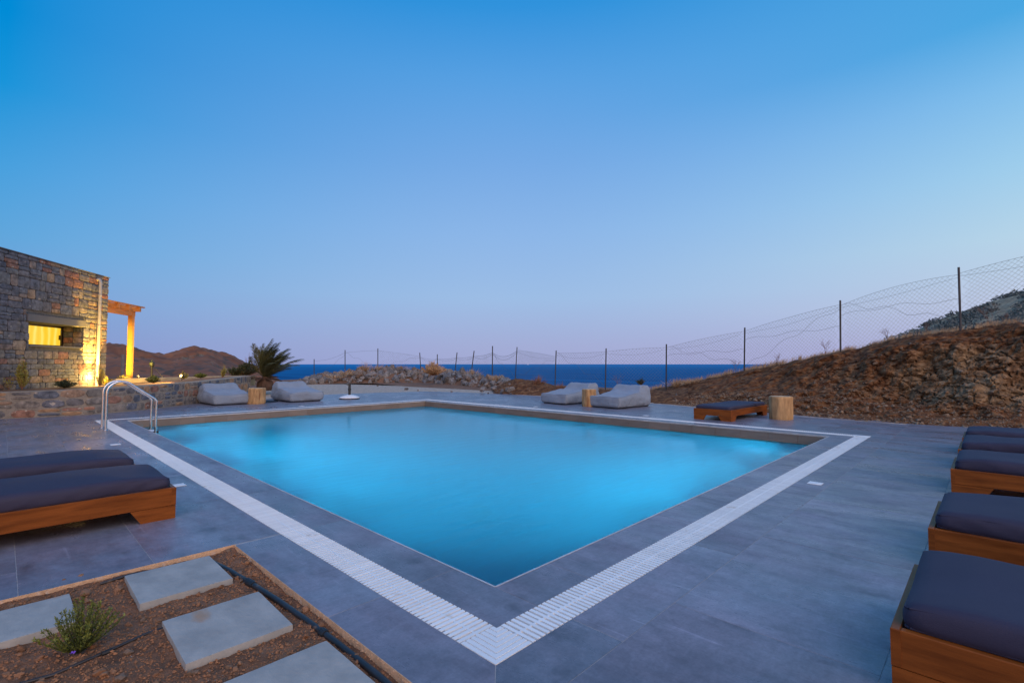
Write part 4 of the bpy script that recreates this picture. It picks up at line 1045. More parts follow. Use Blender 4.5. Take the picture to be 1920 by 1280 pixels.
def along(s):
    for i in range(len(cum) - 1):
        if s <= cum[i + 1] or i == len(cum) - 2:
            f = (s - cum[i]) / (cum[i + 1] - cum[i]); t_ = (front[i + 1] - front[i]).normalized()
            return front[i].lerp(front[i + 1], f), t_, WTz[i] + (WTz[i + 1] - WTz[i]) * f
s0 = .03; rl_ = random.Random(11); zrows = [(.01, .20), (.20, .40), (.40, .60)]
n_st = 0
sidx = 4000
for r_i in range(3):
    s = s0 + rl_.uniform(0, .1)
    while s < cum[-1] - .12:
        near = s < 2.6
        w = rl_.uniform(.22, .46) if near else rl_.uniform(.13, .33)
        if s + w > cum[-1] - .02: w = cum[-1] - .02 - s
        p, t_, zt = along(s + w / 2); h_ = zt / 3; jj = rl_.uniform(-.012, .012)
        z0 = h_ * r_i + .008; z1 = h_ * (r_i + 1) - .006
        parts_ = [(s, s + w, z0 + jj, z1 + jj)]
        if rl_.random() < .28 and w > .2: zm = (z0 + z1) / 2; parts_ = [(s, s + w, z0, zm), (s, s + w, zm, z1)]
        for a, b_, c_, d_ in parts_:
            gp_ = rl_.uniform(.008, .02)
            if b_ - a < .08: continue
            me = stone_mesh(b_ - a - gp_ * 2, d_ - c_ - gp_ * 1.3, .013, sidx, M_lst, rnd_=.20, jit=.22); sidx += 1
            p, t_, zt = along((a + b_) / 2); nn = Vector((t_.y, -t_.x, 0))
            Mx = wall_frame(p + nn * -.004 + Vector((0, 0, (c_ + d_) / 2)), -t_, nn)
            o = obj('stone', me, lw); o.matrix_local = Matrix.Translation(-O) @ Mx
        s += w
# small stones on the end face
p, t_, zt = along(cum[-1] - .001)
for k in range(6):
    me = stone_mesh(.12, .16, .012, 5000 + k, M_lst, rnd_=.3, jit=.3); nn = t_; side = Vector((-t_.y, t_.x, 0))
    Mx = wall_frame(p + side * (.09 + .16 * (k % 2)) + Vector((0, 0, .14 + .23 * (k // 2))), side * -1, nn) if False else wall_frame(p + side * (.09 + .16 * (k % 2)) + Vector((0, 0, .14 + .23 * (k // 2))), Vector((t_.y, -t_.x, 0)) * -1, nn)
    o = obj('stone', me, lw); o.matrix_local = Matrix.Translation(-O) @ Mx

# curb behind the terrace bed
q = MB(); a_, b_ = DL(15.6, -12.55), DL(20.6, -10.75)
dv = (b_ - a_).normalized(); sv = Vector((-dv.y, dv.x, 0))
Mx = wall_frame(a_, dv, sv); q.box(0, (b_ - a_).length, -.10, .10, .3, .72, M=Mx, b=.01)
tag(q.build('terrace_curb', M_plaster), 'low pale curb behind the planted terrace, lit by the garden lamps', 'curb')

# ------------------------------------------------------------------ pergola
PG = DL(19.04, -14.72); PGb = Vector((PG.x, PG.y, .64))
perg = empty('pergola', PGb, label='timber pergola beside the house, its front post lit yellow', cat='pergola'); perg.scale = (1.12, 1.12, 1.12)
def PQ(s, n_, z): return wv * s + nv * n_ + Vector((0, 0, z - .70))
def pbox(q, s0, s1, n0, n1, z0, z1, b=.004):
    Mx = wall_frame(Vector((0, 0, -.70)), wv, -nv); q.box(s0, s1, -n1, -n0, z0, z1, M=Mx, b=b)
q = MB(); pbox(q, -.07, .07, -.07, .07, .70, 2.98); q.build('post', M_perg, perg)
q = MB(); pbox(q, -.12, 5.5, -.06, .06, 2.84, 2.999); q.v = q.v; q.build('beam', M_perg, perg)
for k in range(8):
    s_ = -.10 + .62 * k; q = MB(); pbox(q, s_ - .05, s_ + .05, -3.6, .22, 3.0, 3.16); q.build('rafter', M_perg, perg)
for k in range(13):
    n0 = .16 - k * .30; q = MB(); pbox(q, -.42, 5.5, n0 - .05, n0 + .05, 3.161, 3.20); q.build('batten', M_perg, perg)

# ------------------------------------------------------------------ garden lamps
def spot(loc, tgt, pw, size, col=(1.0, .66, .18), blend=.6, r_=.03):
    l_ = bpy.data.lights.new('garden_spot', 'SPOT'); l_.energy = pw; l_.spot_size = R(size); l_.spot_blend = blend; l_.color = col; l_.shadow_soft_size = r_
    o = obj('garden_spot', l_, None, loc); o.rotation_euler = (Vector(tgt) - Vector(loc)).to_track_quat('-Z', 'Y').to_euler(); return o
def spike_lamp(loc, aim, label, glass=True):
    t = empty('spike_lamp', loc, 0, label, 'garden lamp', 'low garden spike lamps')
    q = MB(); q.tube([(0, 0, -.03), (0, 0, .07)], .012, 8); q.build('spike', M_lampm, t)
    d = (Vector(aim) - Vector(loc) - Vector((0, 0, .1))).normalized(); Mx = Matrix.Translation((0, 0, .11)) @ d.to_track_quat('Z', 'Y').to_matrix().to_4x4()
    q = MB(); q.lathe([(.03, -.05), (.045, -.03), (.045, .035), (.040, .037)], 18, M=Mx); q.build('head', M_lampm, t)
    q = MB(); q.lathe([(.038, .038), (.038, .044)], 18, M=Mx); q.build('lens', M_bulb, t)
    return Vector(loc) + Vector((0, 0, .11)) + d * .06
pl = HP(.92, .36, .57); e_ = spike_lamp(pl, HP(.74, .02, 1.2), 'glowing garden lamp at the foot of the house wall beside the downpipe')
spot(e_, HP(.66, .0, 2.3), 1500, 58, col=(1.0, .56, .08))
l_ = bpy.data.lights.new('lamp_glow_light', 'POINT'); l_.energy = 60; l_.color = (1, .66, .18); l_.shadow_soft_size = .05; obj('lamp_glow_light', l_, None, HP(.80, .16, .80))
pl = DL(17.6, -13.3, .62); e_ = spike_lamp(pl, PG + Vector((0, 0, 1.6)), 'garden lamp at the foot of the pergola post')
spot(e_, PG + Vector((0, 0, 1.6)), 1200, 54, col=(1.0, .86, .07))
l_ = bpy.data.lights.new('lamp_glow_light', 'POINT'); l_.energy = 220; l_.color = (1, .6, .16); l_.shadow_soft_size = .05; obj('lamp_glow_light', l_, None, pl + Vector((.1, -.1, .35)))
pl = P(341, 709, 15.5); pl.z = .70; e_ = spike_lamp(pl, pl + Vector((-.5, -.35, .3)), 'glowing garden lamp in the terrace bed facing the pool')
spot(e_, pl + Vector((-.9, .5, .2)), 320, 130, col=(1.0, .62, .12))

# lantern post with stay, and bare pole
t = empty('lantern_post', P(284, 712, 19), label='dark little lantern post behind the terrace bed', cat='lantern')
q = MB(); q.tube([(0, 0, -.3), (0, 0, .50)], [.05, .035], 10); q.build('post', M_lampm, t)
q = MB(); q.lathe([(.05, .50), (.085, .56), (.085, .66), (.03, .72), (.02, .76)], 8); q.build('lantern', M_lampm, t)
q = MB(); q.tube([(.03, -.03, .52), (.45, -.35, -.1)], .012, 6); q.build('stay', M_lampm, t)
q = MB(); p = P(228.5, 714, 21); q.tube([(0, 0, -.3), (0, 0, 1.12)], .045, 8); tag(q.build('pole', M_pole, loc=p), 'thin bare grey pole between house and pergola post', 'pole')

# terrace plants
def tp(u, v, d, z=None):
    p = P(u, v, d)
    if z is not None: p.z = z
    return p
sprig_bush('tall_shrub', tp(41, 730, 11.5, .60), 'tall yellow green shrub against the house wall under the window', 'shrub', .72, .13, 40, M_yel, .05, .011, per=40)
sprig_bush('small_plant', tp(17, 720, 11.4, .60), 'thin yellow flowering plant at the left edge by the house wall', 'plant', .36, .16, 9, M_yel, .035, .012, per=12)
sprig_bush('low_bush', tp(121, 728, 12.5, .58), 'low dark green bush on the bed under the house wall', 'bush', .20, .28, 60, M_dgreen, .05, .006, per=30)
sprig_bush('grass_plant', tp(187, 722, 14.2, .55), 'blurred slender grass plant beside the downpipe lamp', 'plant', .60, .16, 40, M_yel, .07, .004, per=24)
sprig_bush('flowering_plant', tp(199, 720, 14.7, .55), 'low yellow lit plant at the house corner', 'plant', .26, .16, 30, M_yel, .035, .012, per=18)
sprig_bush('low_bush', tp(287, 718, 14.6, .62), 'small spiky green bush right of the handrail on the terrace', 'bush', .22, .20, 46, M_green, .06, .007, per=22)
sprig_bush('lit_plant', tp(232, 708, 17.4, .62), 'small yellow lit plant at the base of the pergola post', 'plant', .18, .24, 30, M_yel, .035, .012, per=16)
sprig_bush('lit_plant', tp(344, 705, 15.8, .70), 'small plant glowing yellow around the garden lamp', 'plant', .24, .18, 30, M_yel, .035, .013, per=18)
sprig_bush('low_bush', tp(376, 706, 17.0, .70), 'round green bush right of the glowing garden lamp', 'bush', .18, .24, 50, M_green, .05, .010, per=24)
sprig_bush('grass_plant', tp(417, 708, 17.5, .70), 'upright pale yellow grass near the end of the low wall', 'plant', .42, .09, 36, M_yel, .08, .004, lean=(.12, -.12), per=20)
sprig_bush('wide_bush', tp(446, 708, 20.5, .62), 'wide dark bush bent by the wind behind the low wall', 'bush', .62, .60, 120, M_dgreen, .10, .012, lean=(.5, -.5), per=40)
sprig_bush('bare_shrub', tp(466, 712, 22.5, .5), 'bare reddish twiggy shrub left of the palm', 'shrub', 1.35, .32, 24, M_twig, .05, .003, per=14)

# ------------------------------------------------------------------ palm
pb = P(497, 727, 19.2)
palm = empty('palm_tree', pb, label='young palm blown sideways by the wind behind the left log stool', cat='palm tree')
q = MB(); q.lathe([(.24, -.1), (.30, .05), (.28, .22), (.18, .36), (.08, .46)], 14, wob=lambda a, z: 1 + .12 * noise.noise(Vector((math.cos(a) * 3, math.sin(a) * 3, z * 9)))); q.build('trunk', M_palmdry, palm)
wind = rt * 1.0 + Vector((0, 0, 0))
def frond(az, el0, L_, mt, droop, name='frond'):
    q = MB(); pts_ = []; p = Vector((0, 0, .35)); d = Vector((math.cos(az) * math.cos(el0), math.sin(az) * math.cos(el0), math.sin(el0)))
    n_ = 14
    for i in range(n_ + 1):
        pts_.append(p.copy()); p = p + d * (L_ / n_); d = (d + wind * .052 + Vector((0, 0, -droop * (i / n_ + .1)))).normalized()
    q.tube(pts_, [.014 * (1 - i / (n_ + 2)) + .002 for i in range(n_ + 1)], 5, False)
    for i in range(2, n_ + 1):
        for sub in range(6):
            f = (i - 1 + sub / 6); a = pts_[int(f)]; b_ = pts_[min(int(f) + 1, n_)]; c = a.lerp(b_, f - int(f)); tdir = (b_ - a).normalized() if (b_ - a).length > 0 else d
            sd_ = tdir.cross(Vector((0, 0, 1))); sd_ = sd_.normalized() if sd_.length > .01 else Vector((1, 0, 0))
            ll_ = (.34 * math.sin(math.pi * min(1, (f / n_) * .85 + .12)) + .05) * L_ / 1.3
            for s_ in (-1, 1):
                dd_ = (tdir * .75 + sd_ * s_ * .6 + wind * .30 + Vector((0, 0, rnd.uniform(-.25, .25)))).normalized() * ll_ * rnd.uniform(.8, 1.1)
                w_ = tdir.cross(dd_).cross(dd_)  .normalized() * .006
                mid = c + dd_ * .5 + Vector((0, 0, .01))
                q.add([c - w_ * .5, mid - w_, c + dd_ + Vector((0, 0, -.05 * ll_ / .3)), mid + w_, c + w_ * .5], [(0, 1, 2, 3, 4)])
    q.build(name, mt, palm)
rp = random.Random(3)
for k in range(54):
    az = k * 2.399; el = R(rp.uniform(38, 86)) if k < 46 else R(rp.uniform(0, 25))
    frond(az, el, rp.uniform(1.05, 1.6) if k < 46 else rp.uniform(.5, .7), M_palm if k < 46 else M_palmdry, rp.uniform(.04, .12))

# ------------------------------------------------------------------ gravel patch and rock pile
gpoly = [(470, 757), (470, 741), (520, 724), (560, 721), (640, 720), (760, 724), (860, 729), (960, 735), (1060, 743), (1160, 750), (1220, 755), (1320, 764), (1450, 776), (1600, 788), (1700, 795)]
inner = [(470, 760), (500, 750), (560, 748), (640, 744), (720, 740), (800, 735), (860, 736), (930, 738.5), (1000, 742), (1100, 748), (1180, 753), (1240, 757.5), (1340, 766.5), (1500, 780.5), (1700, 796)]
vs = []; fs = []
for i in range(len(gpoly)):
    a, b_ = gp(*inner[i]), gp(*gpoly[i])
    for k in range(7): p = a.lerp(b_, k / 6); p.z = .006 + (.006 * noise.noise(p * 4) if k else -.03); vs.append(p)
for i in range(len(gpoly) - 1):
    for k in range(6): a = i * 7 + k; fs.append((a, a + 7, a + 8, a + 1))
grav = tag(obj('gravel_strip', mesh('gravel_strip', vs, fs, M_gravel, True)), kind='structure')
# brown earth between gravel and rocks
bp1 = [(520, 723), (600, 719), (700, 719), (760, 724.5), (860, 729.5), (960, 735.5), (1060, 743.5), (1160, 750.5), (1230, 756)]
bp2 = [(520, 712), (600, 708), (700, 704), (800, 704), (880, 708), (960, 716), (1060, 724), (1160, 729), (1250, 735)]
vs = []; fs = []
for i in range(len(bp1)):
    a = gp(*bp1[i]); b_ = gp(*bp2[i])
    if (b_ - a).length > 9: b_ = a + (b_ - a).normalized() * 9
    for k in range(13):
        p = a.lerp(b_, k / 12); p.z = .012 + .03 * (k > 0) * (.5 + noise.noise(p * .8)) + .012 * k / 12; vs.append(p)
for i in range(len(bp1) - 1):
    for k in range(12): a = i * 13 + k; fs.append((a, a + 13, a + 14, a + 1))
tag(obj('earth_strip', mesh('earth_strip', vs, fs, M_dirt, True)), kind='structure')
for (u, v, s) in ((762, 729, .14), (757, 730, .12), (783, 733, .08), (845, 722, .10)):
    pass
pile = empty('rock_pile', gp(780, 724), label='long heap of broken limestone rocks beyond the pool', cat='rock pile')
PO = pile.location.copy()
base_l = [(560, 722.5), (600, 719.5), (660, 718.5), (740, 718.5), (800, 719), (850, 722), (900, 728), (950, 734), (985, 738)]
top_l = [(560, 716), (600, 703), (650, 695), (710, 688), (760, 690), (830, 692), (880, 698), (930, 708), (975, 719)]
def lerp_l(L_, u):
    for i in range(len(L_) - 1):
        if u <= L_[i + 1][0]: f = (u - L_[i][0]) / (L_[i + 1][0] - L_[i][0]); return L_[i][1] + (L_[i + 1][1] - L_[i][1]) * f
    return L_[-1][1]
rocks = [rock_mesh('rock', 200 + k, M_rock, 2, (1, rnd.uniform(.65, 1), rnd.uniform(.6, .9)), .3) for k in range(14)]
# mound body under the rocks
vs = []; fs = []; nu = 60
def pile_pt(u, f):
    b_ = gp(u, lerp_l(base_l, u)); d0 = b_.x * CF + b_.y * SF; t_ = P(u, lerp_l(top_l, u) + 4, d0 + 2.2)
    if f <= 1: p = b_.lerp(t_, f); p.z += .12 * math.sin(f * math.pi) * max(t_.z, .1) - .03
    else: p = t_ + (t_ - b_).normalized() * 0; e2 = DL(1, (u - 960) / F).normalized(); p = t_ + e2 * (f - 1) * 4; p.z = t_.z - (f - 1) * (t_.z + 1.2)
    return p
for i in range(nu + 1):
    u = 552 + (1000 - 552) * i / nu
    for k in range(13): p = pile_pt(u, k / 6); p += Vector((0, 0, .06 * noise.noise(p * 1.5))); vs.append(p - PO)
for i in range(nu):
    for k in range(12): a = i * 13 + k; fs.append((a, a + 13, a + 14, a + 1))
obj('mound', mesh('mound', vs, fs, M_dirt, True), pile)
rk = random.Random(21)
cand = []
for k in range(620):
    u = 556 + 440 * rk.random(); f = rk.random() ** .85 * 1.06
    p = pile_pt(u, f); d = p.x * CF + p.y * SF
    px = rk.choice((6, 7, 8, 9, 10, 11, 13, 16)) if rk.random() < .9 else 20
    cand.append((px, p, d))
cand.sort(key=lambda c: -c[0])
small = MB()
for k, (px, p, d) in enumerate(cand):
    s = px * d / F * .62
    me = rk.choice(rocks); ro = (rk.uniform(-1, 1), rk.uniform(-1, 1), rk.uniform(0, 6.3)); loc = p - PO + Vector((0, 0, s * .18))
    if k < 295: obj('rock', me, pile, loc, ro, (s, s * rk.uniform(.8, 1.1), s * rk.uniform(.75, 1.05)))
    else:
        from mathutils import Euler
        Mx = Matrix.Translation(loc) @ Euler(ro).to_matrix().to_4x4() @ Matrix.Scale(s, 4)
        small.add([Mx @ v.co for v in me.vertices], [tuple(q_.vertices) for q_ in me.polygons])
tag(small.build('small_rocks', M_rock, pile), kind='stuff')
for (u, v, s) in ((762, 731, .16), (784, 733, .09), (652, 722, .2), (708, 724, .12), (846, 735, .1), (915, 738, .08)):
    obj('rock', rk.choice(rocks), pile, gp(u, v) - PO + Vector((0, 0, s * .3)), (0, 0, rk.uniform(0, 6)), (s * .7,) * 3)

# earth mound right of the rock pile
def mound(name, us, base, top, dback, label, cat, mt, stones, kind=None):
    o0 = gp(us[len(us) // 2], base[len(us) // 2]); t = empty(name, o0, 0, label, cat, kind=kind); vs = []; fs = []
    nn = 46
    def pt(i, f):
        g_ = i / nn * (len(us) - 1); a = min(int(g_), len(us) - 2); w = g_ - a
        u = us[a] * (1 - w) + us[a + 1] * w; vb = base[a] * (1 - w) + base[a + 1] * w; vt = top[a] * (1 - w) + top[a + 1] * w
        b_ = gp(u, vb); d0 = b_.x * CF + b_.y * SF; t_ = P(u, vt, d0 + dback)
        if f <= 1: p = b_.lerp(t_, f); p.z += .08 * math.sin(f * math.pi) - .02
        else: p = t_ + DL(1, (u - 960) / F).normalized() * (f - 1) * 3; p.z = t_.z - (f - 1) * 1.6
        p.z += .05 * fbm(p * 2.0) + .03 * noise.noise(p * 7); return p
    for i in range(nn + 1):
        for k in range(21): vs.append(pt(i, k / 12) - o0)
    for i in range(nn):
        for k in range(20): a = i * 21 + k; fs.append((a, a + 21, a + 22, a + 1))
    obj('earth', mesh('earth', vs, fs, mt, True), t)
    for k in range(stones):
        i, f = rk.uniform(0, nn), rk.random(); p = pt(i, f); d = p.x * CF + p.y * SF; s = rk.choice((2, 2.5, 3, 4, 6)) * d / F * .6
        obj('stone', rk.choice(rocks), t, p - o0 + Vector((0, 0, s * .1)), (rk.uniform(-1, 1), rk.uniform(-1, 1), rk.uniform(0, 6)), (s, s, s * .8))
    return t
mound('earth_mound', [925, 950, 968, 1000, 1040, 1080, 1130, 1180, 1240, 1290], [738, 739, 740, 741.5, 744, 747, 750, 753, 757, 761], [728, 714, 707, 712, 722, 727, 728, 729, 731, 727], 2.0,
      'long low brown earth mound between the rock pile and the bank', 'mound', M_bank, 60)
for (u, v, s) in ((947, 727, 14), (958, 731, 17), (968, 715, 14), (974, 722, 12), (905, 731, 14), (925, 729, 16), (916, 724, 12), (960, 723, 10), (941, 733, 12), (985, 727, 8)):
    p = gp(u, v + s * .3 + 2); d = p.x * CF + p.y * SF; p = P(u, v, d); ss = s * d / F * .6
    obj('rock', rk.choice(rocks), pile, p - PO, (rk.uniform(-1, 1), rk.uniform(-1, 1), rk.uniform(0, 6)), (ss, ss, ss * .85))

# ------------------------------------------------------------------ cut earth bank on the right
foot = [(1170, 755), (1225, 757), (1290, 761), (1340, 765), (1420, 772), (1500, 779), (1600, 787), (1700, 795), (1820, 801), (1920, 804), (2150, 815), (2500, 830), (2900, 850)]
crest = [(1170, 742, 19.5), (1225, 729, 19), (1290, 716, 18), (1340, 704, 17.3), (1396, 692, 16.5), (1500, 672, 15), (1575, 658, 14), (1700, 627, 12.8), (1801, 613, 11.8), (1920, 601, 11), (2150, 590, 9.6), (2500, 575, 8.2), (2900, 560, 7)]
crest_u = [c[0] for c in crest]
def interp(L_, u, k):
    for i in range(len(L_) - 1):
        if u <= L_[i + 1][0]: f = (u - L_[i][0]) / (L_[i + 1][0] - L_[i][0]); return L_[i][k] + (L_[i + 1][k] - L_[i][k]) * f
    return L_[-1][k]
def smooth_interp(L_, u, k): return sum(interp(L_, u + o_, k) for o_ in (-30, -15, 0, 15, 30)) / 5 if L_[0][0] + 30 < u < L_[-1][0] - 30 else interp(L_, u, k)
FA = [(0, 0), (.30, .42), (.55, .60), (.78, .74), (1, 1)]; FB = [(0, 0), (.30, .17), (.55, .52), (.78, .84), (1, 1)]
def pl1(L_, t_):
    for i in range(len(L_) - 1):
        if t_ <= L_[i + 1][0]: f = (t_ - L_[i][0]) / (L_[i + 1][0] - L_[i][0]); f = f; return L_[i][1] + (L_[i + 1][1] - L_[i][1]) * f
    return 1
def crest_dz(u): return .07 * noise.noise(Vector((u * .012, 3.3, 0))) + .035 * noise.noise(Vector((u * .05, 8.1, 0))) - .01
def bank_base(u, t_):
    a = gp(u, smooth_interp(foot, u, 1)); cpt = P(u, smooth_interp(crest, u, 1), smooth_interp(crest, u, 2)); cpt.z += crest_dz(u)
    st = max(0, min(1, (u - 1350) / 300)); fa = pl1(FA, t_) * st + t_ * (1 - st); fb = pl1(FB, t_) * st + (t_ ** .8) * (1 - st)
    return Vector((a.x + (cpt.x - a.x) * fa, a.y + (cpt.y - a.y) * fa, cpt.z * fb - .02)), (a - cpt)
def cell(p, s):
    d_, pts_ = noise.voronoi(p * s); return d_[0], d_[1]
def bank_pt(u, t_):
    p, out_ = bank_base(u, t_); o2 = Vector((out_.x, out_.y, 0)).normalized(); o2 = (o2 + Vector((0, 0, .35))).normalized()
    env = min(1, t_ * 8) * min(1, max(0, (1 - t_) * 10)) * min(1, .35 + p.length * 0 + max(0, (u - 1200) / 500))
    big = fbm(p * .9, 3) * .32; mid = fbm(p * 3.2 + Vector((5, 0, 0)), 4) * .11
    d0_, d1_ = cell(p + Vector((0, 0, p.z * .3)) + Vector((mid, mid, 0)), 3.4); ck = min(.12, (d1_ - d0_)) * .55
    e0, e1 = cell(p, 8.0); ck2 = min(.12, e1 - e0) * .22
    rocky = max(0, min(1, (u - 1480) / 250)) * max(0, min(1, (.86 - t_) * 5)) * max(0, min(1, (t_ - .18) * 6))
    rid = -abs(noise.noise(Vector((p.x * 1.6, p.y * 1.6, p.z * .5)))) * .30 * rocky
    undercut = -.12 * max(0, 1 - abs(t_ - .74) / .10) * rocky * (.5 + noise.noise(p * .7))
    return p + o2 * env * (big + mid + (ck + ck2 * .8) * (.35 + rocky) + rid + undercut + .02 * noise.noise(p * 14)), rocky
NU, NT = 520, 120; vs = []; fs = []; att = []
for i in range(NU + 1):
    u = 1170 + (2900 - 1170) * (i / NU) ** 1.25
    for k in range(NT + 1):
        p, rky = bank_pt(u, k / NT); vs.append(p); att.append(.5 * rky + .12 * max(0, .35 - k / NT) / .35)
    cpt = P(u, smooth_interp(crest, u, 1), smooth_interp(crest, u, 2)); cpt.z += crest_dz(u); dr = DL(1, (u - 960) / F).normalized()
    for k in range(1, 7): q_ = cpt + dr * k * 1.2; q_.z = cpt.z - .06 * k * 1.2 * (2.8 - min(cpt.z, 2.4)) - .02 + .05 * noise.noise(q_ * 1.3); vs.append(q_); att.append(.3)
    q_ = cpt + dr * 12; q_.z = -6; vs.append(q_); att.append(0)
Wn = NT + 1 + 7
for i in range(NU):
    for k in range(Wn - 1): a = i * Wn + k; fs.append((a, a + Wn, a + Wn + 1, a + 1))
me = mesh('earth_bank', vs, fs, M_bank, False); at_ = me.attributes.new('rocky', 'FLOAT', 'POINT'); at_.data.foreach_set('value', att)
bank = tag(obj('earth_bank', me), kind='structure')
M_bst = mat('bank_stone', (.19, .125, .075), rough=.9, scale=6, var=.3, c2=(.25, .175, .115), bump=.6, bscale=18, rnd_cols=[(1, 1, 1), (.9, .75, .6), (.75, .6, .5), (1.15, 1.1, 1.05), (.9, .95, 1.0), (.7, .65, .6)])
bst = [rock_mesh('stone', 300 + k, M_bst, 1, (1, rnd.uniform(.6, .9), rnd.uniform(.45, .8)), .35) for k in range(10)]
nb = 0
scree = MB()
from mathutils import Euler
for k in range(5200):
    u = 1260 + rk.random() * 760
    t_ = rk.random() ** 1.7 * .5 if k % 3 else rk.random() * .8
    if t_ > .4 and (u < 1520 or rk.random() < .4): continue
    p, rky = bank_pt(u, t_); d = p.x * CF + p.y * SF
    px = rk.choice((1.2, 1.5, 2, 2.5, 3, 3.5)) if rk.random() < .9 else rk.choice((5, 6, 8, 10))
    if px > 4 and rky < .1 and t_ > .3: px = 3
    s = px * d / F * .6; ro = (rk.uniform(-.6, .6), rk.uniform(-.6, .6), rk.uniform(0, 6.3))
    if px >= 5 and nb < 280 and u < 1950:
        obj('stone', rk.choice(bst), bank, p + Vector((0, 0, s * .05)), ro, (s, s, s)); nb += 1
    else:
        Mx = Matrix.Translation(p) @ Euler(ro).to_matrix().to_4x4() @ Matrix.Scale(s, 4); mm = rk.choice(bst)
        scree.add([Mx @ v.co for v in mm.vertices], [tuple(q_.vertices) for q_ in mm.polygons])
tag(scree.build('scree', M_bst, bank), kind='stuff')

# straw fringe along the crest and clumps of dry grass
fr_ = MB()
def blade(q, p, h_, w, lean):
    d = Vector((lean.x * h_ + rnd.uniform(-.3, .3) * h_, lean.y * h_ + rnd.uniform(-.3, .3) * h_, h_)); s = Vector((rnd.uniform(-1, 1), rnd.uniform(-1, 1), 0)).normalized() * w
    q.add([p - s, p + s, p + d * .6 + s * .7, p + d, p + d * .6 - s * .7], [(0, 1, 2, 3, 4)])
for k in range(11000):
    u = 1210 + rk.random() * 760; cpt = P(u, smooth_interp(crest, u, 1), smooth_interp(crest, u, 2)); cpt.z += crest_dz(u); dr = DL(1, (u - 960) / F).normalized()
    if noise.noise(Vector((u * .03, 2, 0))) < -.15 and rk.random() < .8: continue
    back_ = rk.uniform(-.12, .9); p = cpt + dr * back_; p.z -= .05 + .06 * back_ * (2.8 - min(cpt.z, 2.4))
    hh = rk.uniform(.05, .16) * (1.1 if u > 1500 else 1.5); blade(fr_, p, hh, .0035 if u > 1500 else .005, rt * .3)
tag(fr_.build('dry_grass', M_straw), kind='stuff', label='dry straw grass fringe along the top of the earth bank', cat='grass')

def dry_tuft(loc, label, hgt, spread, n_=160, mt=None, w=.006, name='dry_grass_tuft'):
    q = MB()
    for k in range(n_):
        a = rnd.uniform(0, 6.28); r0 = rnd.random() ** .6; p = Vector((math.cos(a) * r0 * spread * .5, math.sin(a) * r0 * spread * .5, 0))
        d = Vector((math.cos(a) * r0 * spread, math.sin(a) * r0 * spread, hgt * rnd.uniform(.5, 1.1) * (1.1 - .5 * r0))) + rt * .12 * hgt
        s = Vector((rnd.uniform(-1, 1), rnd.uniform(-1, 1), 0)).normalized() * w
        q.add([p - s, p + s, p + d * .55 + s, p + d, p + d * .55 - s], [(0, 1, 2, 3, 4)])
    return tag(q.build(name, mt or M_straw, loc=loc), label, 'dry grass', 'dry grass tufts along the fence')
for (u, v, d, h_, sp, lb, mt_) in (
    (683, 694, 32, .75, .5, 'orange dry grass tuft behind the rock pile, pointed top', M_straw), (652, 700, 31, .4, .7, 'low dry grass tuft at the left part of the rock pile', M_straw),
    (708, 690, 32, .45, .5, 'dry grass tuft at the foot of the third fence post', M_straw), (750, 690, 32, .4, .8, 'wide flat dry grass tuft on the middle of the rock pile', M_straw),
    (628, 706, 30, .3, .7, 'brown low grass tuft left on the rock pile', M_straw), (885, 704, 27, .55, .5, 'pale dry grass tuft at the leaning fence posts', M_straw),
    (932, 712, 24, .4, .45, 'reddish dry grass tuft right of the tall post', M_straw), (1008, 720, 20, .5, .28, 'pinkish dry grass by the earth mound', M_twig),
    (1050, 732, 19, .42, .3, 'pinkish dry grass left of the farther right bean bag', M_twig), (1270, 722, 17.6, .35, .5, 'pale dry grass at the lower end of the earth bank', M_straw), (1300, 716, 17.2, .25, .6, 'pale dry grass on the lower crest of the bank', M_straw)):
    dry_tuft(P(u, v + 3, d), lb, h_, sp, mt=mt_)
sprig_bush('dry_bush', P(812, 704, 27.5), 'big round brown dry bush on top of the rock pile', 'bush', .75, .75, 150, M_straw, .08, .014, per=34)
sprig_bush('dark_bush', P(1202, 722, 20), 'small dark bush behind the headrest of the near bean bag', 'bush', .28, .22, 40, M_dgreen, .05, .010, per=22)
def twig(loc, label, hgt, seed, spread=.35):
    r = random.Random(seed); t = empty('bare_shrub', loc, 0, label, 'shrub', 'bare dry shrubs along the fence'); q = MB()
    def br(p, d, L_, r_, lv):
        e_ = p + d * L_; q.tube([p, (p + e_) / 2 + Vector((r.uniform(-1, 1), r.uniform(-1, 1), 0)) * L_ * .06, e_], [r_, r_ * .8, r_ * .6], 4, False)
        if lv > 0:
            for k in range(3):
                nd = (d + Vector((r.uniform(-1, 1), r.uniform(-1, 1), r.uniform(-.2, .6))) * .75).normalized(); br(p.lerp(e_, r.uniform(.5, 1)), nd, L_ * r.uniform(.5, .8), r_ * .6, lv - 1)
    for k in range(3): br(Vector((0, 0, 0)), Vector((r.uniform(-spread, spread), r.uniform(-spread, spread), 1)).normalized(), hgt * .42, .0045, 3)
    q.build('twigs', M_twig, t); return t
for k, (u, v, d, h_, lb) in enumerate(((1548, 664, 14.3, .52, 'reddish bare shrub left of the tall right fence post'), (1456, 682, 15.6, .42, 'bare dry shrub midway between two right fence posts'), (1378, 694, 16.8, .5, 'thin bare shrub just left of the post at the bank'),
                         (1665, 638, 13.4, .42, 'bare stalk on the bank between the last two posts'), (1739, 623, 12.6, .30, 'low bare shrub left of the nearest fence post'), (1855, 608, 12.2, .62, 'bare little tree right of the nearest fence post'),
                         (1160, 728, 18.8, .62, 'pale bare shrub behind the gap between the right bean bags'), (1590, 660, 14.2, .22, 'tiny reddish shrub at the foot of the tall right post'), (1885, 606, 12, .3, 'thin twig at the far right on the bank'))):
    twig(P(u, v, d), lb, h_, 50 + k)

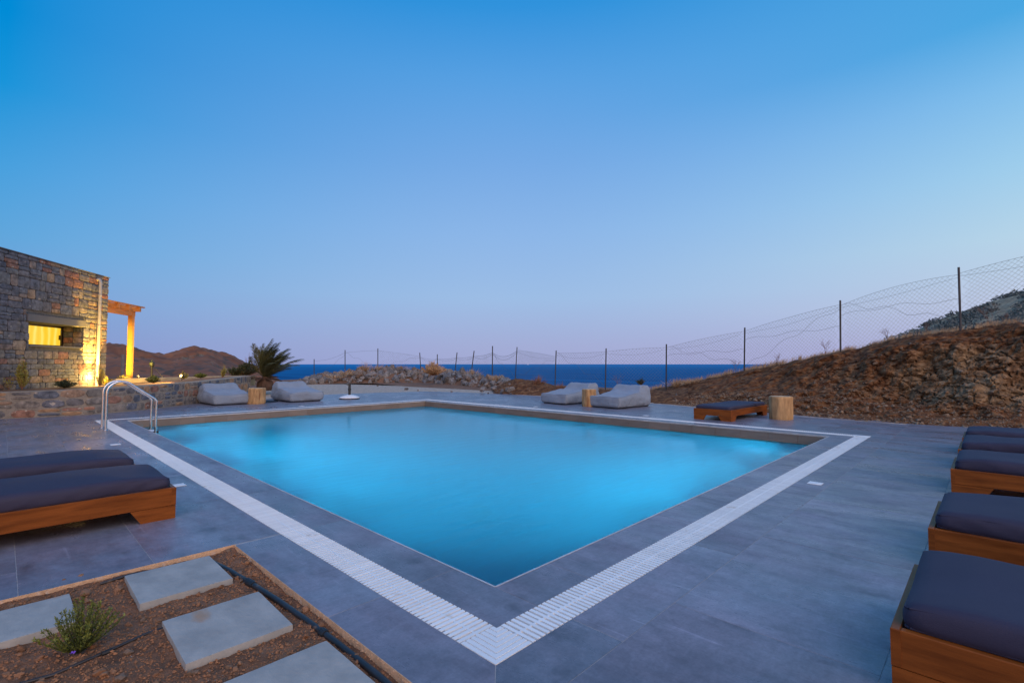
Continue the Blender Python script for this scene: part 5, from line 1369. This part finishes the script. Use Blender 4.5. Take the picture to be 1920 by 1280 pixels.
# ------------------------------------------------------------------ chain link fence
fence = empty('chainlink_fence', P(1136, 735, 18.3), label='wire mesh fence on thin steel posts along the edge of the land', cat='fence')
FO = fence.location.copy()
posts = [(589, 673, 589, 712, 38), (647, 656, 647, 702, 36), (708.5, 653, 708.5, 694, 34), (787, 661, 789, 697, 33), (820, 664, 820, 692, 32), (857, 660.5, 852.5, 703, 30), (889, 657.5, 883, 705, 28),
         (923.5, 648.5, 923, 709, 25.5), (969.5, 650.5, 966, 714, 23), (1042.8, 657, 1040.5, 728, 20), (1136.5, 653, 1135, 730, 18.3), (1249.5, 645, 1249, 723, 17.5), (1396.5, 614, 1395.5, 694, 16.5), (1575.5, 563, 1576, 659, 14), (1797.5, 501, 1801, 615, 11.8), (2120, 420, 2122, 590, 9.6)]
PT = []
for (ut, vt, ub, vb, d) in posts:
    a, b_ = P(ut, vt, d), P(ub, vb, d); PT.append((b_, a))
    q = MB(); dn = (a - b_).normalized(); q.tube([b_ - dn * .35 - FO, a - FO], .024 if d < 25 else .03, 6); q.build('post', M_post, fence)
def sag_pt(i, t_, h_, top_drop, sag):
    b0, t0 = PT[i]; b1, t1 = PT[i + 1]
    bot = b0.lerp(b1, t_); top = (t0 - Vector((0, 0, top_drop[0]))).lerp(t1 - Vector((0, 0, top_drop[1])), t_)
    top.z += sag * 4 * t_ * (1 - t_); bot.z -= .02
    p = bot.lerp(top, h_)
    nrm = Vector((-(b1 - b0).y, (b1 - b0).x, 0)).normalized(); p += nrm * (.06 * noise.noise(Vector((t_ * 3 + i * 7, h_ * 2, 0))) * math.sin(math.pi * t_))
    return p
drops = [(.15, .2), (.2, .15), (.15, .25), (.25, .3), (.3, .3), (.3, .3), (.3, .35), (.35, .18), (.14, .25), (.10, .12), (.12, .12), (.12, .12), (.12, .12), (.15, .18), (.15, .2)]
sags = [-.15, .03, .02, -.1, -.05, -.05, -.05, -.22, .02, -.02, .03, .04, .05, .12, .05]
for i in range(len(PT) - 1):
    L_ = (PT[i + 1][0] - PT[i][0]).length; dp, sg = drops[i], sags[i]
    q = MB(); q.tube([sag_pt(i, k / 16, 1, dp, sg) - FO for k in range(17)], .004 if i > 7 else .006, 4, False)
    if i >= 3: q.tube([sag_pt(i, k / 16, .95 - .10 * math.sin(math.pi * k / 16), dp, sg) - FO for k in range(17)], .003 if i > 7 else .005, 4, False)
    q.build('top_wire', M_wire, fence)
    if i in (0, 1, 2, 7, 8, 9, 11, 12, 13):    # loose brace wires
        q = MB(); z0_, z1_ = (1.0, .15) if i % 2 else (.1, .95)
        q.tube([sag_pt(i, k / 20, z0_ + (z1_ - z0_) * k / 20 + .05 * math.sin(k * .9), dp, sg) - FO for k in range(21)], .004 if i > 7 else .005, 4, False)
        if i >= 11: q.tube([sag_pt(i, k / 20, .78 - .25 * k / 20 + .03 * math.sin(k * .7), dp, sg) - FO for k in range(21)], .004, 4, False)
        q.build('brace_wire', M_wire, fence)
    if i >= 2:
        q = MB(); Hh = ((PT[i][1] - PT[i][0]).length + (PT[i + 1][1] - PT[i + 1][0]).length) / 2 - .13
        cell_ = .105 if i >= 11 else (.12 if i >= 8 else .16); rr_ = .0021 if i >= 12 else (.0026 if i >= 8 else .0022)
        n_ = int(L_ / cell_) + int(Hh / cell_) + 2
        for sgn in (1, -1):
            for k in range(-int(Hh / cell_) - 1, int(L_ / cell_) + 2):
                pts_ = []; x0 = k * cell_
                for j in range(9):
                    h_ = j / 8; x = x0 + h_ * Hh if sgn > 0 else x0 + Hh - h_ * Hh
                    t_ = x / L_
                    if 0 <= t_ <= 1: pts_.append(sag_pt(i, t_, h_, dp, sg) - FO)
                if len(pts_) > 1: q.tube(pts_, rr_, 3, False)
        tag(q.build('wire_mesh', M_wire, fence), kind='stuff')

# ------------------------------------------------------------------ hills
def hill(name, prof, d_top, d_foot, zfoot, mt, amp, sc_, ext_back=60):
    vs = []; fs = []; nu, nt_ = 300, 120
    for i in range(nu + 1):
        u = prof[0][0] + (prof[-1][0] - prof[0][0]) * i / nu; v = interp(prof, u, 1); v = (interp(prof, u - 8, 1) + v + interp(prof, u + 8, 1)) / 3
        dt = d_top(u); c_ = P(u, v, dt); df = d_foot(u); b_ = DL(df, df * (u - 960) / F, zfoot(u))
        for k in range(nt_ + 1):
            f = k / nt_; p = b_.lerp(c_, f); p.z = b_.z + (c_.z - b_.z) * (f ** 1.0) ; p.z += amp * fbm(p * sc_, 5) * (f * (1 - f) * 4 + .12) + amp * .16 * fbm(p * sc_ * 6, 4); vs.append(p)
        dr = DL(1, (u - 960) / F).normalized()
        for k in range(1, 7): q_ = c_ + dr * ext_back * k / 6; q_.z = c_.z - (c_.z + 62) * (k / 6) ** 1.3; vs.append(q_)
    Wn_ = nt_ + 7
    for i in range(nu):
        for k in range(Wn_ - 1): a = i * Wn_ + k; fs.append((a, a + Wn_, a + Wn_ + 1, a + 1))
    return tag(obj(name, mesh(name, vs, fs, mt, True)), kind='structure')
hl = [(-500, 640), (0, 645), (120, 648), (200, 651), (237, 656), (280, 663.5), (312, 667.5), (330, 666), (345, 660.5), (360, 657.5), (378, 656), (398, 659), (420, 668), (450, 679), (480, 691), (520, 712), (560, 735)]
def dtl(u): return 85 if u < 480 else 85 - (u - 480) * .5
hill('left_hill', hl, dtl, lambda u: 21 if u < 430 else 21 + (u - 430) * .12, lambda u: .55 - max(0, (u - 400)) * .01, M_hillL, 1.2, .12)
hr_ = [(1560, 668), (1640, 646), (1704, 627), (1739, 609), (1768, 596), (1797, 586), (1856, 566), (1920, 547), (2050, 505), (2300, 440), (2800, 380)]
hill('right_hill', hr_, lambda u: 62 - (u - 1640) * .012, lambda u: 24 + (1920 - min(u, 1920)) * .02, lambda u: -1.0 + max(0, (u - 1640) * .009), M_scrubsoil, .5, .25)
# scrub covering the right hill, read as one mass
q = MB(); rs = random.Random(77)
def scrub_clump(q, c, r_, n_, flat=.7):
    for k in range(n_):
        v = Vector((rs.gauss(0, 1), rs.gauss(0, 1), abs(rs.gauss(0, 1)))).normalized() * rs.uniform(.55, 1.0); v.z *= flat
        p = c + v * r_; s = r_ * rs.uniform(.10, .2); a = Vector((rs.gauss(0, 1), rs.gauss(0, 1), rs.gauss(0, 1))).normalized() * s; b_ = a.orthogonal().normalized() * s * .8
        q.add([p - a, p - b_, p + a, p + b_], [(0, 1, 2, 3)])
for k in range(1500):
    u = 1640 + (2150 - 1640) * rs.random(); f = rs.random() ** .7
    vt = interp(hr_, u, 1); dt = 62 - (u - 1640) * .012; c_ = P(u, vt, dt); df = 24 + (1920 - min(u, 1920)) * .02; b_ = DL(df, df * (u - 960) / F, -1.0 + max(0, (u - 1640) * .009))
    p = b_.lerp(c_, f)
    if noise.noise(p * .22) < -.10: continue
    scrub_clump(q, p, rs.uniform(.35, .85) * (.6 + .5 * f), 42)
tag(q.build('hill_scrub', M_scrub), kind='stuff', label='dark green scrub covering the hillside at the far right', cat='scrub')
q = MB()
for k in range(2600):
    u = 190 + 330 * rs.random(); f = rs.random() ** .6; vt = interp(hl, u, 1); c_ = P(u, vt, dtl(u)); df = 21 if u < 430 else 21 + (u - 430) * .12; b_ = DL(df, df * (u - 960) / F, .55 - max(0, (u - 400)) * .01)
    p = b_.lerp(c_, f); p.z -= .02
    if u < 330 and rs.random() < .7: continue
    scrub_clump(q, p, rs.uniform(.05, .30) * (.5 + f), 8, .6)
tag(q.build('hill_scrub', M_scrub), kind='stuff', label='sparse dark scrub dotting the brown hill on the left', cat='scrub')
for (u, v, d, r_, lb) in ((215, 684, 42, .75, 'round dark shrub on the left hill between house and pergola post'), (326, 690, 36, .55, 'dark shrub on the left hill above the garden lamp'), (333, 685, 40, .5, 'smaller dark shrub on the left hill, upper right of its neighbour')):
    q = MB(); scrub_clump(q, Vector((0, 0, 0)), r_, 260, .6); tag(q.build('hill_shrub', M_scrub, loc=P(u, v + 3, d)), lb, 'shrub')
# a pale boat on the horizon
bt = empty('far_boat', P(990, 682, 26000), label='tiny pale boat on the horizon near the middle', cat='boat')
bt.location.z = -58; bt.scale = (6, 6, 6)
q = MB(); q.add([(-9, -3, 0), (9, -3, 0), (12, 0, 2.5), (9, 3, 0), (-9, 3, 0), (-9, -3, 2.4), (9, -3, 2.4), (14, 0, 3), (9, 3, 2.4), (-9, 3, 2.4)],
               [(0, 1, 6, 5), (1, 2, 7, 6), (2, 3, 8, 7), (3, 4, 9, 8), (4, 0, 5, 9), (5, 6, 7, 8, 9), (4, 3, 2, 1, 0)]); q.build('hull', M_umb, bt)
q = MB(); q.box(-6, 3, -2, 2, 2.4, 6); q.build('cabin', M_umb, bt)

# brown earth outside the deck edge, over its irregular border
print('objects', len(bpy.data.objects))
